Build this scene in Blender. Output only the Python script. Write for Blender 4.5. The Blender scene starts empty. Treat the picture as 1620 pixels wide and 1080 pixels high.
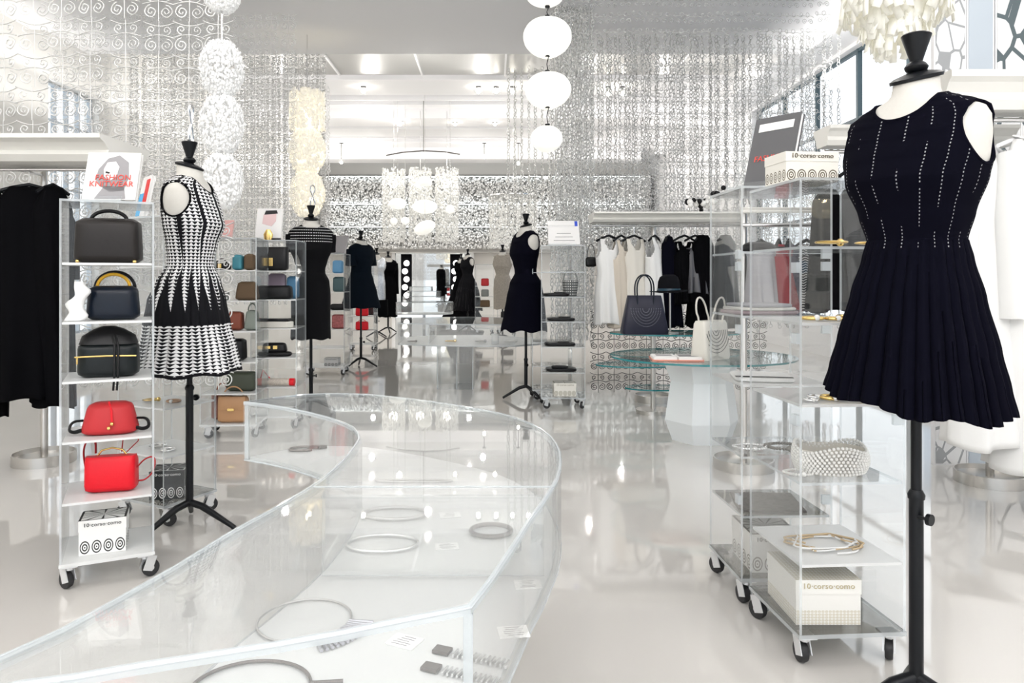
import bpy, math, random
import numpy as np
from mathutils import Vector, Matrix

random.seed(7)
rng = np.random.default_rng(11)
PI = math.pi
R = math.radians
sc = bpy.context.scene
C = sc.collection

# ------------------------------------------------------------------ camera, world, light, exposure
F = 1150.0          # focal length in pixels of the 1620 px wide frame
CX, CY, CH = 780.0, 440.0, 1.1
cam_d = bpy.data.cameras.new('camera')
cam_d.sensor_width = 36.0
cam_d.lens = F / 1620.0 * 36.0
cam_d.shift_x = (810.0 - CX) / 1620.0
cam_d.shift_y = -(540.0 - CY) / 1620.0
cam_d.clip_start = 0.05
cam = bpy.data.objects.new('camera', cam_d)
cam.location = (0, 0, CH)
cam.rotation_euler = (R(90), 0, 0)
C.objects.link(cam)
sc.camera = cam

w = bpy.data.worlds.new('daylight'); sc.world = w
w.use_nodes = True
wn = w.node_tree.nodes; wl = w.node_tree.links
wn['Background'].inputs[0].default_value = (0.90, 0.95, 1.0, 1)
wn['Background'].inputs[1].default_value = 1.35

sc.view_settings.view_transform = 'Standard'
sc.view_settings.look = 'None'
sc.view_settings.gamma = 1.0
sc.view_settings.use_curve_mapping = False
sc.view_settings.exposure = 0.36
try:
    sc.cycles.transparent_max_bounces = 48
    sc.cycles.max_bounces = 8
    sc.cycles.diffuse_bounces = 4
    sc.cycles.glossy_bounces = 4
    sc.cycles.sample_clamp_indirect = 6.0
    sc.cycles.caustics_reflective = False
    sc.cycles.caustics_refractive = False
    sc.cycles.use_denoising = True
except Exception:
    pass

def area(name, loc, sx, sy, power, col=(1, .97, .93), rot=(0, 0, 0)):
    l = bpy.data.lights.new(name, 'AREA'); l.shape = 'RECTANGLE'
    l.size = sx; l.size_y = sy; l.energy = power; l.color = col
    o = bpy.data.objects.new(name, l); o.location = loc; o.rotation_euler = rot
    C.objects.link(o); return o

# ceiling lamps in the recesses and coves of the room
for z in (3.2, 2.55, 4.0): area('tier_strip_light', (-.2, 20.7, z), 9.0, .05, 9, col=(.9, .98, 1), rot=(R(105), 0, 0))
def point(name, loc, power, col=(1, .96, .91), r=.05):
    l = bpy.data.lights.new(name, 'POINT'); l.energy = power; l.color = col; l.shadow_soft_size = r
    o = bpy.data.objects.new(name, l); o.location = loc; C.objects.link(o); return o
for x in (-3.6, -1.4, 1.2, 3.4):
    for y in (-1.6, 0.9): point('ceiling_lamp_light', (x + .3 * y, y, 4.0), 17)
    point('ceiling_lamp_light', (x, 4.25, 4.0), 18)
for x in (-4.3, -3.2, -1.0, 1.6, 3.3): point('ceiling_lamp_light', (x, 11.2, 3.8), 22)
for x in (-4.2, -2.4, -.2, 1.9, 3.4): point('ceiling_lamp_light', (x, 14.4, 3.75), 15)
for x in (-4.4, -3.0, -.6, 1.2, 3.2): point('ceiling_lamp_light', (x, 18.2, 3.7), 26)
# added uplights without fixtures, along both sides and behind the camera, brightening the ceiling
area('added_uplight', (-5.0, 7.0, 3.5), 0.25, 20.0, 17, rot=(R(180), R(-25), 0))
area('added_uplight', (3.85, 7.0, 3.5), 0.2, 20.0, 26, rot=(R(180), R(25), 0))
area('added_uplight', (-4.9, 7.0, 3.1), 0.3, 4.0, 6, rot=(R(180), R(-35), 0))
area('added_uplight', (3.8, 7.0, 3.3), 0.2, 4.0, 26, rot=(R(180), R(35), 0))
area('added_uplight', (-4.9, 16.5, 3.4), 0.25, 9.0, 10, rot=(R(180), R(-35), 0))
area('added_uplight', (3.85, 16.5, 3.4), 0.2, 9.0, 10, rot=(R(180), R(35), 0))
area('added_uplight', (0, -3.6, 3.6), 8.0, 0.8, 200, rot=(R(150), 0, 0))

# ------------------------------------------------------------------ mesh helpers
def P(px, py, Y):
    return ((px - CX) / F * Y, Y, CH - (py - CY) / F * Y)

class MB:
    def __init__(s):
        s.v = []; s.f = []; s.m = []; s.uv = {}
    def face(s, idx, m=0, uv=None):
        if uv: s.uv[len(s.f)] = uv
        s.f.append(tuple(idx)); s.m.append(m)
    def box(s, c, size, rz=0, m=0, edge=None, thin=None, M=None):
        # edge: material index used for every face except the two faces square to axis `thin`
        hx, hy, hz = size[0] / 2, size[1] / 2, size[2] / 2
        b = len(s.v); cr, sr = math.cos(rz), math.sin(rz)
        for x, y, z in [(-hx, -hy, -hz), (hx, -hy, -hz), (hx, hy, -hz), (-hx, hy, -hz), (-hx, -hy, hz), (hx, -hy, hz), (hx, hy, hz), (-hx, hy, hz)]:
            if M is not None:
                p = M @ Vector((x, y, z)); s.v.append((p.x + c[0], p.y + c[1], p.z + c[2]))
            else:
                s.v.append((c[0] + x * cr - y * sr, c[1] + x * sr + y * cr, c[2] + z))
        for fi, ax in (((0, 3, 2, 1), 2), ((4, 5, 6, 7), 2), ((0, 1, 5, 4), 1), ((2, 3, 7, 6), 1), ((1, 2, 6, 5), 0), ((3, 0, 4, 7), 0)):
            mm = m if (edge is None or ax == thin) else edge
            s.face([b + i for i in fi], mm, [(0, 0), (1, 0), (1, 1), (0, 1)])
        return s
    def tube(s, pts, r, n=6, closed=False, m=0, flat=1.0):
        pts = [Vector(p) for p in pts]; k = len(pts); b = len(s.v)
        up = Vector((0, 0, 1)); prev = None
        for i, p in enumerate(pts):
            a = pts[(i - 1) % k] if (closed or i > 0) else p
            c = pts[(i + 1) % k] if (closed or i < k - 1) else p
            t = (c - a)
            t = t.normalized() if t.length > 1e-9 else Vector((0, 0, 1))
            if prev is None:
                ref = up if abs(t.z) < .9 else Vector((1, 0, 0))
                u = t.cross(ref).normalized()
            else:
                u = (prev - t * prev.dot(t))
                u = u.normalized() if u.length > 1e-6 else t.orthogonal().normalized()
            prev = u; v = t.cross(u)
            rr = r[i] if isinstance(r, (list, tuple)) else r
            for j in range(n):
                an = 2 * PI * j / n
                q = p + u * (math.cos(an) * rr) + v * (math.sin(an) * rr * flat)
                s.v.append(tuple(q))
        for i in range(k if closed else k - 1):
            i2 = (i + 1) % k
            for j in range(n):
                j2 = (j + 1) % n
                s.face((b + i * n + j, b + i * n + j2, b + i2 * n + j2, b + i2 * n + j), m)
        if not closed:
            s.face([b + j for j in range(n)][::-1], m); s.face([b + (k - 1) * n + j for j in range(n)], m)
        return s
    def loft(s, rings, seg=32, cap=(True, True), m=0, fn=None, skip=None):
        # ring: (z, a, bf, bb, cx, cy, exponent)
        b = len(s.v); nr = len(rings)
        for i, r in enumerate(rings):
            z, a, bf, bb = r[:4]; cx = r[4] if len(r) > 4 else 0; cy = r[5] if len(r) > 5 else 0; e = r[6] if len(r) > 6 else 2.0
            for j in range(seg):
                t = 2 * PI * j / seg; c, sn = math.cos(t), math.sin(t)
                x = a * math.copysign(abs(c) ** (2 / e), c); yy = math.copysign(abs(sn) ** (2 / e), sn)
                y = yy * (bb if sn > 0 else bf)
                x += cx; y += cy; zz = z
                if fn: x, y, zz = fn(x, y, zz, t, i / (nr - 1))
                s.v.append((x, y, zz))
        for i in range(nr - 1):
            for j in range(seg):
                j2 = (j + 1) % seg
                idx = (b + i * seg + j, b + i * seg + j2, b + (i + 1) * seg + j2, b + (i + 1) * seg + j)
                if skip:
                    cc = [sum(s.v[q][k] for q in idx) / 4 for k in range(3)]
                    if skip(*cc): continue
                u0, u1 = j / seg, (j + 1) / seg; v0, v1 = i / (nr - 1), (i + 1) / (nr - 1)
                s.face(idx, m, [(u0, v0), (u1, v0), (u1, v1), (u0, v1)])
        if cap[0]: s.face([b + j for j in range(seg)][::-1], m)
        if cap[1]: s.face([b + (nr - 1) * seg + j for j in range(seg)], m)
        return s
    def lathe(s, prof, seg=24, c=(0, 0, 0), m=0, cap=(True, True)):
        return s.loft([(z + c[2], r, r, r, c[0], c[1]) for r, z in prof], seg, cap, m)
    def ball(s, c, r, seg=14, nr=9, sz=1.0, m=0):
        rings = []
        for i in range(nr + 1):
            a = -PI / 2 + PI * i / nr
            rr = max(r * math.cos(a), 1e-4)
            rings.append((c[2] + r * sz * math.sin(a), rr, rr, rr, c[0], c[1]))
        return s.loft(rings, seg, (True, True), m)
    def poly(s, pts, z0, z1, m=0, edge=0):
        b = len(s.v); n = len(pts)
        for x, y in pts: s.v.append((x, y, z0))
        for x, y in pts: s.v.append((x, y, z1))
        s.face([b + i for i in range(n)][::-1], m); s.face([b + n + i for i in range(n)], m)
        for i in range(n):
            j = (i + 1) % n
            s.face((b + i, b + j, b + n + j, b + n + i), edge)
        return s
    def build(s, name, mats, parent=None, smooth=False, loc=None, rz=None, bevel=0):
        me = bpy.data.meshes.new(name)
        me.from_pydata(s.v, [], s.f)
        mats = mats if isinstance(mats, (list, tuple)) else [mats]
        for m in mats: me.materials.append(m)
        me.polygons.foreach_set('material_index', s.m)
        if s.uv:
            uvl = me.uv_layers.new(name='uv')
            for p in me.polygons:
                u = s.uv.get(p.index)
                if u and len(u) == p.loop_total:
                    for k, li in enumerate(p.loop_indices): uvl.data[li].uv = u[k]
        if smooth:
            me.polygons.foreach_set('use_smooth', [True] * len(me.polygons))
        me.update()
        o = bpy.data.objects.new(name, me); C.objects.link(o)
        if parent: o.parent = parent
        if loc: o.location = loc
        if rz is not None: o.rotation_euler = (0, 0, rz)
        if smooth:
            es = o.modifiers.new('edges', 'EDGE_SPLIT'); es.split_angle = R(50)
        if bevel:
            bv = o.modifiers.new('bevel', 'BEVEL'); bv.width = bevel; bv.segments = 2; bv.limit_method = 'ANGLE'
        return o

def np_object(name, V, Q, mat, parent=None):
    me = bpy.data.meshes.new(name)
    nv, nf = len(V), len(Q)
    me.vertices.add(nv); me.vertices.foreach_set('co', np.asarray(V, dtype=np.float32).ravel())
    me.loops.add(nf * 4); me.loops.foreach_set('vertex_index', np.asarray(Q, dtype=np.int32).ravel())
    me.polygons.add(nf); me.polygons.foreach_set('loop_start', np.arange(0, nf * 4, 4, dtype=np.int32))
    me.update(calc_edges=True); me.validate()
    me.materials.append(mat)
    o = bpy.data.objects.new(name, me); C.objects.link(o)
    if parent: o.parent = parent
    return o

def scatter(bv, bf, mats4):
    """copies of a small quad mesh at many transforms; mats4: list of (3x3, vec3) arrays"""
    bv = np.asarray(bv, float); bf = np.asarray(bf, int)
    A = np.stack([m[0] for m in mats4]); T = np.stack([m[1] for m in mats4])
    V = np.einsum('nij,kj->nki', A, bv) + T[:, None, :]
    off = (np.arange(len(mats4)) * len(bv))[:, None, None]
    Q = (bf[None] + off).reshape(-1, 4)
    return V.reshape(-1, 3), Q

def rotm(ax, ay, az):
    return np.array((Matrix.Rotation(az, 3, 'Z') @ Matrix.Rotation(ay, 3, 'Y') @ Matrix.Rotation(ax, 3, 'X')))

def tag(o, label, cat, group=None, kind=None):
    o['label'] = label; o['category'] = cat
    if group: o['group'] = group
    if kind: o['kind'] = kind
    return o
def thing(name, label, cat, loc=(0, 0, 0), rz=0, group=None):
    o = bpy.data.objects.new(name, None); o.empty_display_size = .05
    C.objects.link(o); o.location = loc; o.rotation_euler = (0, 0, rz)
    return tag(o, label, cat, group)
def struct(o):
    o['kind'] = 'structure'; return o
def dup(root, loc, rz, label, group=None):
    r = root.copy(); C.objects.link(r); r.location = loc; r.rotation_euler = (0, 0, rz); r['label'] = label
    if group: r['group'] = group
    for ch in list(root.children):
        c = ch.copy(); C.objects.link(c); c.parent = r
        for g in list(ch.children):
            d = g.copy(); C.objects.link(d); d.parent = c
    return r

# ------------------------------------------------------------------ materials
def newmat(name):
    m = bpy.data.materials.new(name); m.use_nodes = True
    return m, m.node_tree.nodes, m.node_tree.links
def pbr(name, col, rough=.5, metal=0, spec=.5, coat=0, noise=0, nscale=20, bump=0, sheen=0, emis=None, es=0, trans=0):
    m, n, l = newmat(name); b = n['Principled BSDF']
    b.inputs['Base Color'].default_value = (*col, 1); b.inputs['Roughness'].default_value = rough
    b.inputs['Metallic'].default_value = metal; b.inputs['Specular IOR Level'].default_value = spec
    b.inputs['Coat Weight'].default_value = coat
    if sheen: b.inputs['Sheen Weight'].default_value = sheen
    if emis: b.inputs['Emission Color'].default_value = (*emis, 1); b.inputs['Emission Strength'].default_value = es
    if noise or bump:
        t = n.new('ShaderNodeTexNoise'); t.inputs['Scale'].default_value = nscale; t.inputs['Detail'].default_value = 3
        tc = n.new('ShaderNodeTexCoord'); l.new(tc.outputs['Object'], t.inputs['Vector'])
        if noise:
            mx = n.new('ShaderNodeMix'); mx.data_type = 'RGBA'
            mx.inputs['A'].default_value = (*[c * (1 - noise) for c in col], 1); mx.inputs['B'].default_value = (*[min(1, c * (1 + noise)) for c in col], 1)
            l.new(t.outputs['Fac'], mx.inputs['Factor']); l.new(mx.outputs['Result'], b.inputs['Base Color'])
        if bump:
            bp = n.new('ShaderNodeBump'); bp.inputs['Strength'].default_value = bump; bp.inputs['Distance'].default_value = .01
            l.new(t.outputs['Fac'], bp.inputs['Height']); l.new(bp.outputs['Normal'], b.inputs['Normal'])
    return m
def clear(name, tint=(.985, .99, .99), ior=1.38, haze=.03, rough=.015, hazecol=(.85, .88, .9)):
    m, n, l = newmat(name); n.remove(n['Principled BSDF']); out = n['Material Output']
    tr = n.new('ShaderNodeBsdfTransparent'); tr.inputs[0].default_value = (*tint, 1)
    gl = n.new('ShaderNodeBsdfGlossy'); gl.inputs['Roughness'].default_value = rough
    df = n.new('ShaderNodeBsdfDiffuse'); df.inputs[0].default_value = (*hazecol, 1)
    fr = n.new('ShaderNodeFresnel'); fr.inputs['IOR'].default_value = ior
    geo = n.new('ShaderNodeNewGeometry')
    a = n.new('ShaderNodeMixShader'); a.inputs[0].default_value = haze
    l.new(tr.outputs[0], a.inputs[1]); l.new(df.outputs[0], a.inputs[2])
    # the same reflection from either side of the sheet
    md = n.new('ShaderNodeMath'); md.operation = 'DIVIDE'; md.inputs[0].default_value = 1.0; md.inputs[1].default_value = ior
    mx = n.new('ShaderNodeMix'); mx.inputs['A'].default_value = ior
    l.new(md.outputs[0], mx.inputs['B']); l.new(geo.outputs['Backfacing'], mx.inputs['Factor'])
    iorv = n.new('ShaderNodeMath'); iorv.operation = 'MAXIMUM'; iorv.inputs[1].default_value = ior
    l.new(mx.outputs['Result'], fr.inputs['IOR'])
    b = n.new('ShaderNodeMixShader'); l.new(fr.outputs[0], b.inputs[0]); l.new(a.outputs[0], b.inputs[1]); l.new(gl.outputs[0], b.inputs[2])
    l.new(b.outputs[0], out.inputs[0])
    return m
def emit(name, col, s):
    m, n, l = newmat(name); n.remove(n['Principled BSDF'])
    e = n.new('ShaderNodeEmission'); e.inputs[0].default_value = (*col, 1); e.inputs[1].default_value = s
    l.new(e.outputs[0], n['Material Output'].inputs[0]); return m
class NX:
    """tiny maths helper over shader nodes"""
    def __init__(s, m): s.n = m.node_tree.nodes; s.l = m.node_tree.links
    def m(s, op, a, b=None, c=None):
        x = s.n.new('ShaderNodeMath'); x.operation = op
        for i, v in enumerate((a, b, c)):
            if v is None: continue
            if isinstance(v, (int, float)): x.inputs[i].default_value = v
            else: s.l.new(v, x.inputs[i])
        return x.outputs[0]
    def uv(s, src='UV'):
        t = s.n.new('ShaderNodeTexCoord'); p = s.n.new('ShaderNodeSeparateXYZ'); s.l.new(t.outputs[src], p.inputs[0])
        return p.outputs[0], p.outputs[1], p.outputs[2]
    def color(s, fac, c0, c1, target):
        mx = s.n.new('ShaderNodeMix'); mx.data_type = 'RGBA'
        mx.inputs['A'].default_value = (*c0, 1); mx.inputs['B'].default_value = (*c1, 1)
        s.l.new(fac, mx.inputs['Factor']); s.l.new(mx.outputs['Result'], target)

ACR = clear('acrylic'); EDGE = clear('acrylic_edge', tint=(.95, .98, .99), ior=1.5, haze=.42, rough=.1, hazecol=(.80, .84, .86))
CASE = clear('case_acrylic', ior=1.42, haze=.07, hazecol=(.93, .95, .95))  # whiter haze colour stands in for milky reflections on the case
GLS = clear('table_glass', tint=(.93, .98, .97), ior=1.5, haze=.02); GEDGE = pbr('glass_edge', (.02, .22, .24), .1, spec=.8)
PANE = clear('window_glass', ior=1.2, haze=0)
BOARD = pbr('white_board', (.72, .73, .725), .35, coat=.15)
SMOKE = clear('smoked_shelf', tint=(.62, .62, .60), ior=1.5, haze=.10, hazecol=(.45, .44, .42))
WHITE = pbr('white_paint', (.86, .86, .87), .6)
CEIL = pbr('ceiling_paint', (.93, .93, .945), .7)
WARMW = pbr('warm_white', (.80, .79, .76), .6)
GREYP = pbr('grey_metal_panel', (.5, .5, .49), .35, metal=.4)
CREAM = pbr('cornice_paint', (.78, .77, .73), .45)
BLACK = pbr('black_metal', (.006, .007, .009), .35, metal=.2, spec=.3)
RUB = pbr('rubber', (.02, .02, .022), .55)
CHROME = pbr('chrome', (.78, .78, .78), .15, metal=1)
STEEL = pbr('brushed_steel', (.62, .60, .57), .28, metal=1, noise=.15, nscale=6)
GOLD = pbr('gold', (.85, .60, .22), .22, metal=1)
SILVER = pbr('silver', (.88, .88, .88), .22, metal=1)
CURT = pbr('curtain_wire', (.86, .86, .86), .45, metal=.35)
CURTW = pbr('curtain_white', (.88, .88, .87), .4, metal=.25)
CURTD = pbr('curtain_dark_wire', (.66, .66, .65), .35, metal=.65)
SHELL = pbr('capiz_shell', (.86, .86, .84), .25, metal=.35)
TORSO = pbr('mannequin_cloth', (.64, .62, .575), .85, noise=.04, nscale=120)
NAVY = pbr('navy_knit', (.0022, .0022, .0065), .9, spec=.06, noise=.4, nscale=160)
BLK = pbr('black_fabric', (.0022, .0022, .003), .9, spec=.06)
WFAB = pbr('white_fabric', (.80, .80, .79), .9, noise=.02, nscale=8)
IVORY = pbr('ivory_fabric', (.70, .67, .61), .9)
BEIGE = pbr('beige_fabric', (.60, .54, .46), .9)
GREYF = pbr('grey_fabric', (.34, .34, .36), .9)
REDF = pbr('red_fabric', (.25, .01, .02), .85)
PLUM = pbr('plum_fabric', (.03, .02, .05), .85)
GLOBE = pbr('lit_globe', (.82, .81, .77), .35, emis=(1.0, .985, .90), es=.48)
BULB = emit('bulb', (1, .93, .8), 40)
VBULB = emit('vanity_bulb', (1, .97, .92), 6)
PEARL = pbr('pearl', (.85, .84, .81), .2, coat=.5)
PAPER = pbr('paper', (.86, .85, .83), .7)
INK = pbr('ink', (.02, .02, .02), .7)
def leather(n, c, r=.38): return pbr(n, c, r, spec=.3, bump=.05, nscale=60)
L_BLK = leather('black_leather', (.004, .004, .005)); L_BRN = leather('dark_brown_leather', (.013, .010, .009)); L_NAVY = leather('navy_leather', (.003, .007, .016), .3)
L_RED = leather('red_leather', (.72, .008, .02)); L_REDD = leather('soft_red_leather', (.50, .03, .035), .5); L_TAN = leather('tan_leather', (.48, .27, .14)); L_RUST = leather('rust_leather', (.22, .06, .035))
L_SUEDE = leather('brown_suede', (.13, .085, .05), .8); L_TEAL = leather('teal_leather', (.06, .24, .30)); L_GREY = leather('grey_leather', (.22, .23, .22)); L_LILAC = leather('lilac_leather', (.40, .32, .40))
L_CREAM = leather('cream_leather', (.74, .72, .66)); L_DKN = leather('perforated_navy_leather', (.016, .017, .034), .4)
YEL = leather('yellow_leather', (.75, .42, .03)); L_BLUE = leather('blue_leather', (.12, .3, .5))

def floor_mat():
    m, n, l = newmat('poured_floor'); b = n['Principled BSDF']; x = NX(m)
    tc = n.new('ShaderNodeTexCoord'); t = n.new('ShaderNodeTexNoise'); t.inputs['Scale'].default_value = .5; t.inputs['Detail'].default_value = 5
    l.new(tc.outputs['Object'], t.inputs['Vector'])
    x.color(t.outputs['Fac'], (.60, .575, .54), (.74, .72, .69), b.inputs['Base Color'])
    b.inputs['Roughness'].default_value = .05; b.inputs['Specular IOR Level'].default_value = .7
    b.inputs['Coat Weight'].default_value = .5; b.inputs['Coat Roughness'].default_value = .03
    t2 = n.new('ShaderNodeTexNoise'); t2.inputs['Scale'].default_value = 2.2; l.new(tc.outputs['Object'], t2.inputs['Vector'])
    bp = n.new('ShaderNodeBump'); bp.inputs['Strength'].default_value = .05; bp.inputs['Distance'].default_value = .02
    l.new(t2.outputs['Fac'], bp.inputs['Height']); l.new(bp.outputs['Normal'], b.inputs['Normal'])
    return m
FLOOR = floor_mat()

def knit_pattern():
    # rows of arrowheads in vertical columns, with black darts round the hips
    m, n, l = newmat('arrow_knit'); b = n['Principled BSDF']; b.inputs['Roughness'].default_value = .85; b.inputs['Specular IOR Level'].default_value = .15
    x = NX(m); u, v, _ = x.uv()
    cols = x.m('MULTIPLY', u, 36); fu = x.m('FRACT', cols)
    tri = x.m('ABSOLUTE', x.m('SUBTRACT', fu, .5))          # 0 at centre .5 at edge
    tri = x.m('MULTIPLY', tri, 2)
    fv = x.m('FRACT', x.m('MULTIPLY', v, 62))
    white = x.m('GREATER_THAN', x.m('ADD', x.m('MULTIPLY', tri, .85), .12), fv)
    # black darts on the bodice : every second column group has a slim black wedge
    du = x.m('ABSOLUTE', x.m('SUBTRACT', x.m('FRACT', x.m('MULTIPLY', u, 8.5)), .5))
    wedge = x.m('MULTIPLY', x.m('SUBTRACT', v, .50), .45)
    dart = x.m('LESS_THAN', du, x.m('MINIMUM', wedge, .085))
    upper = x.m('GREATER_THAN', v, .50)
    dart = x.m('MULTIPLY', dart, upper)
    # black zone between v .24 and a zigzag limit
    du2 = x.m('MULTIPLY', x.m('ABSOLUTE', x.m('SUBTRACT', x.m('FRACT', x.m('MULTIPLY', u, 17)), .5)), 2)
    lim = x.m('ADD', .30, x.m('MULTIPLY', du2, .22))
    black = x.m('MULTIPLY', x.m('GREATER_THAN', v, .235), x.m('LESS_THAN', v, lim))
    hem = x.m('LESS_THAN', v, .012)
    k = x.m('MAXIMUM', x.m('MAXIMUM', black, dart), hem)
    fac = x.m('MULTIPLY', white, x.m('SUBTRACT', 1, k))
    x.color(fac, (.006, .006, .008), (.80, .80, .80), b.inputs['Base Color'])
    return m
KNIT = knit_pattern()

def dotted_navy(name, cols, v0, v1, base, dot=(.35, .35, .36)):
    m, n, l = newmat(name); b = n['Principled BSDF']; b.inputs['Roughness'].default_value = .9; b.inputs['Specular IOR Level'].default_value = .06
    x = NX(m); u, v, _ = x.uv()
    du = x.m('ABSOLUTE', x.m('SUBTRACT', x.m('FRACT', x.m('MULTIPLY', u, cols)), .5))
    line = x.m('LESS_THAN', du, .028)
    seam = x.m('LESS_THAN', du, .012)
    dv = x.m('LESS_THAN', x.m('FRACT', x.m('MULTIPLY', v, 95)), .42)
    zone = x.m('MULTIPLY', x.m('GREATER_THAN', v, v0), x.m('LESS_THAN', v, v1))
    t = n.new('ShaderNodeTexNoise'); t.inputs['Scale'].default_value = 9
    brk = x.m('GREATER_THAN', t.outputs['Fac'], .47)
    fac = x.m('MULTIPLY', x.m('MULTIPLY', line, dv), x.m('MULTIPLY', zone, brk))
    x.color(fac, base, dot, b.inputs['Base Color'])
    return m
NAVYDOT = dotted_navy('pointelle_navy_knit', 20, .47, .93, (.002, .002, .006))
def banded_black():
    m, n, l = newmat('banded_black_knit'); b = n['Principled BSDF']; b.inputs['Roughness'].default_value = .85; b.inputs['Specular IOR Level'].default_value = .15
    x = NX(m); u, v, _ = x.uv()
    rows = x.m('LESS_THAN', x.m('FRACT', x.m('MULTIPLY', v, 42)), .22)
    beads = x.m('LESS_THAN', x.m('FRACT', x.m('MULTIPLY', u, 70)), .6)
    zone = x.m('GREATER_THAN', v, .80)
    x.color(x.m('MULTIPLY', x.m('MULTIPLY', rows, beads), zone), (.0025, .0025, .0035), (.75, .75, .74), b.inputs['Base Color'])
    return m
BANDED = banded_black()
def zigzag():
    m, n, l = newmat('zigzag_knit'); b = n['Principled BSDF']; b.inputs['Roughness'].default_value = .85
    x = NX(m); u, v, _ = x.uv()
    tri = x.m('ABSOLUTE', x.m('SUBTRACT', x.m('FRACT', x.m('MULTIPLY', u, 16)), .5))
    f = x.m('FRACT', x.m('SUBTRACT', x.m('MULTIPLY', v, 26), tri))
    x.color(x.m('LESS_THAN', f, .35), (.01, .01, .012), (.7, .7, .7), b.inputs['Base Color'])
    return m
ZIG = zigzag()
def sequin():
    m, n, l = newmat('sequins'); b = n['Principled BSDF']; b.inputs['Roughness'].default_value = .25; b.inputs['Metallic'].default_value = .7
    t = n.new('ShaderNodeTexVoronoi'); t.inputs['Scale'].default_value = 45
    x = NX(m); x.color(t.outputs['Distance'], (.95, .95, .97), (.35, .4, .45), b.inputs['Base Color'])
    bp = n.new('ShaderNodeBump'); bp.inputs['Strength'].default_value = .8; l.new(t.outputs['Distance'], bp.inputs['Height']); l.new(bp.outputs['Normal'], b.inputs['Normal'])
    return m
SEQ = sequin()

def ring_print(name, fg, bg, nx=5, band=.5, rows=1, gap=False):
    m, n, l = newmat(name); b = n['Principled BSDF']; b.inputs['Roughness'].default_value = .5
    x = NX(m); u, v, _ = x.uv()
    cu = x.m('SUBTRACT', x.m('FRACT', x.m('MULTIPLY', u, nx)), .5)
    vv = x.m('DIVIDE', v, band)
    cv = x.m('SUBTRACT', x.m('FRACT', x.m('MULTIPLY', vv, rows)), .5)
    d = x.m('SQRT', x.m('ADD', x.m('MULTIPLY', cu, cu), x.m('MULTIPLY', cv, cv)))
    ring = x.m('GREATER_THAN', x.m('SINE', x.m('ADD', x.m('MULTIPLY', d, 34), 1.2)), .0)
    ring = x.m('MULTIPLY', ring, x.m('LESS_THAN', d, .42))
    ring = x.m('MULTIPLY', ring, x.m('LESS_THAN', v, band))
    x.color(ring, bg, fg, b.inputs['Base Color'])
    return m
def fan_print(name, fg, bg):
    m, n, l = newmat(name); b = n['Principled BSDF']; b.inputs['Roughness'].default_value = .5
    x = NX(m); u, v, _ = x.uv()
    a = x.m('SUBTRACT', u, .5); c = x.m('SUBTRACT', v, .5)
    an = x.m('ARCTAN2', x.m('MULTIPLY', c, 1.3), a)
    pet = x.m('GREATER_THAN', x.m('ABSOLUTE', x.m('SINE', x.m('MULTIPLY', an, 6))), .30)
    d = x.m('MAXIMUM', x.m('ABSOLUTE', a), x.m('ABSOLUTE', c))
    inside = x.m('LESS_THAN', d, .45)
    x.color(x.m('MULTIPLY', pet, inside), fg, bg, b.inputs['Base Color'])
    return m
def stones(name, fg, bg, scale=5.5):
    m, n, l = newmat(name); b = n['Principled BSDF']; b.inputs['Roughness'].default_value = .6
    x = NX(m); tc = n.new('ShaderNodeTexCoord'); mp = n.new('ShaderNodeMapping')
    mp.inputs['Scale'].default_value = (1.25, 1, .85); l.new(tc.outputs['Object'], mp.inputs[0])
    t = n.new('ShaderNodeTexVoronoi'); t.feature = 'DISTANCE_TO_EDGE'; t.inputs['Scale'].default_value = scale; t.inputs['Randomness'].default_value = .75
    l.new(mp.outputs[0], t.inputs['Vector'])
    x.color(x.m('GREATER_THAN', t.outputs['Distance'], .05), bg, fg, b.inputs['Base Color'])
    return m

_txt = {}
def text(s, size, mat, parent, loc, rot, name='lettering', ext=.0008, align='CENTER', sx=1.0):
    cu = bpy.data.curves.new('t', 'FONT'); cu.body = s; cu.size = size; cu.align_x = align; cu.align_y = 'CENTER'; cu.extrude = ext; cu.resolution_u = 2
    tmp = bpy.data.objects.new('t', cu); C.objects.link(tmp)
    dg = bpy.context.evaluated_depsgraph_get(); dg.update()
    me = bpy.data.meshes.new_from_object(tmp.evaluated_get(dg)); me.name = name
    bpy.data.objects.remove(tmp, do_unlink=True)
    me.materials.clear(); me.materials.append(mat)
    o = bpy.data.objects.new(name, me); C.objects.link(o); o.parent = parent; o.location = loc; o.rotation_euler = rot; o.scale = (sx, 1, 1)
    return o

#@@SETTING
# ------------------------------------------------------------------ the room
XL, XR, YB, YF, ZC = -5.2, 4.7, 22.0, -4.0, 4.6
struct(MB().box(((XL + XR) / 2, (YB + YF) / 2, -.05), (XR - XL + .4, YB - YF + .4, .1)).build('floor', FLOOR))
struct(MB().box(((XL + XR) / 2, (YB + YF) / 2, ZC + .05), (XR - XL + .4, YB - YF + .4, .1)).build('ceiling', CEIL))
def wall_with_hole(name, x, t, y0, y1, z0, z1, hy0, hy1, hz0, hz1, mat):
    m = MB()
    for a, b, c, d in ((y0, hy0, z0, z1), (hy1, y1, z0, z1), (hy0, hy1, z0, hz0), (hy0, hy1, hz1, z1)):
        if b - a > .001 and d - c > .001: m.box((x, (a + b) / 2, (c + d) / 2), (t, b - a, d - c))
    return struct(m.build(name, mat))
wall_with_hole('wall_right', XR + .1, .2, YF, YB, 0, ZC, 2.6, 13.2, .5, 4.12, WHITE)
wall_with_hole('wall_left', XL - .1, .2, YF, YB, 0, ZC, 8.5, 9.6, .4, 3.45, WARMW)
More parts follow.
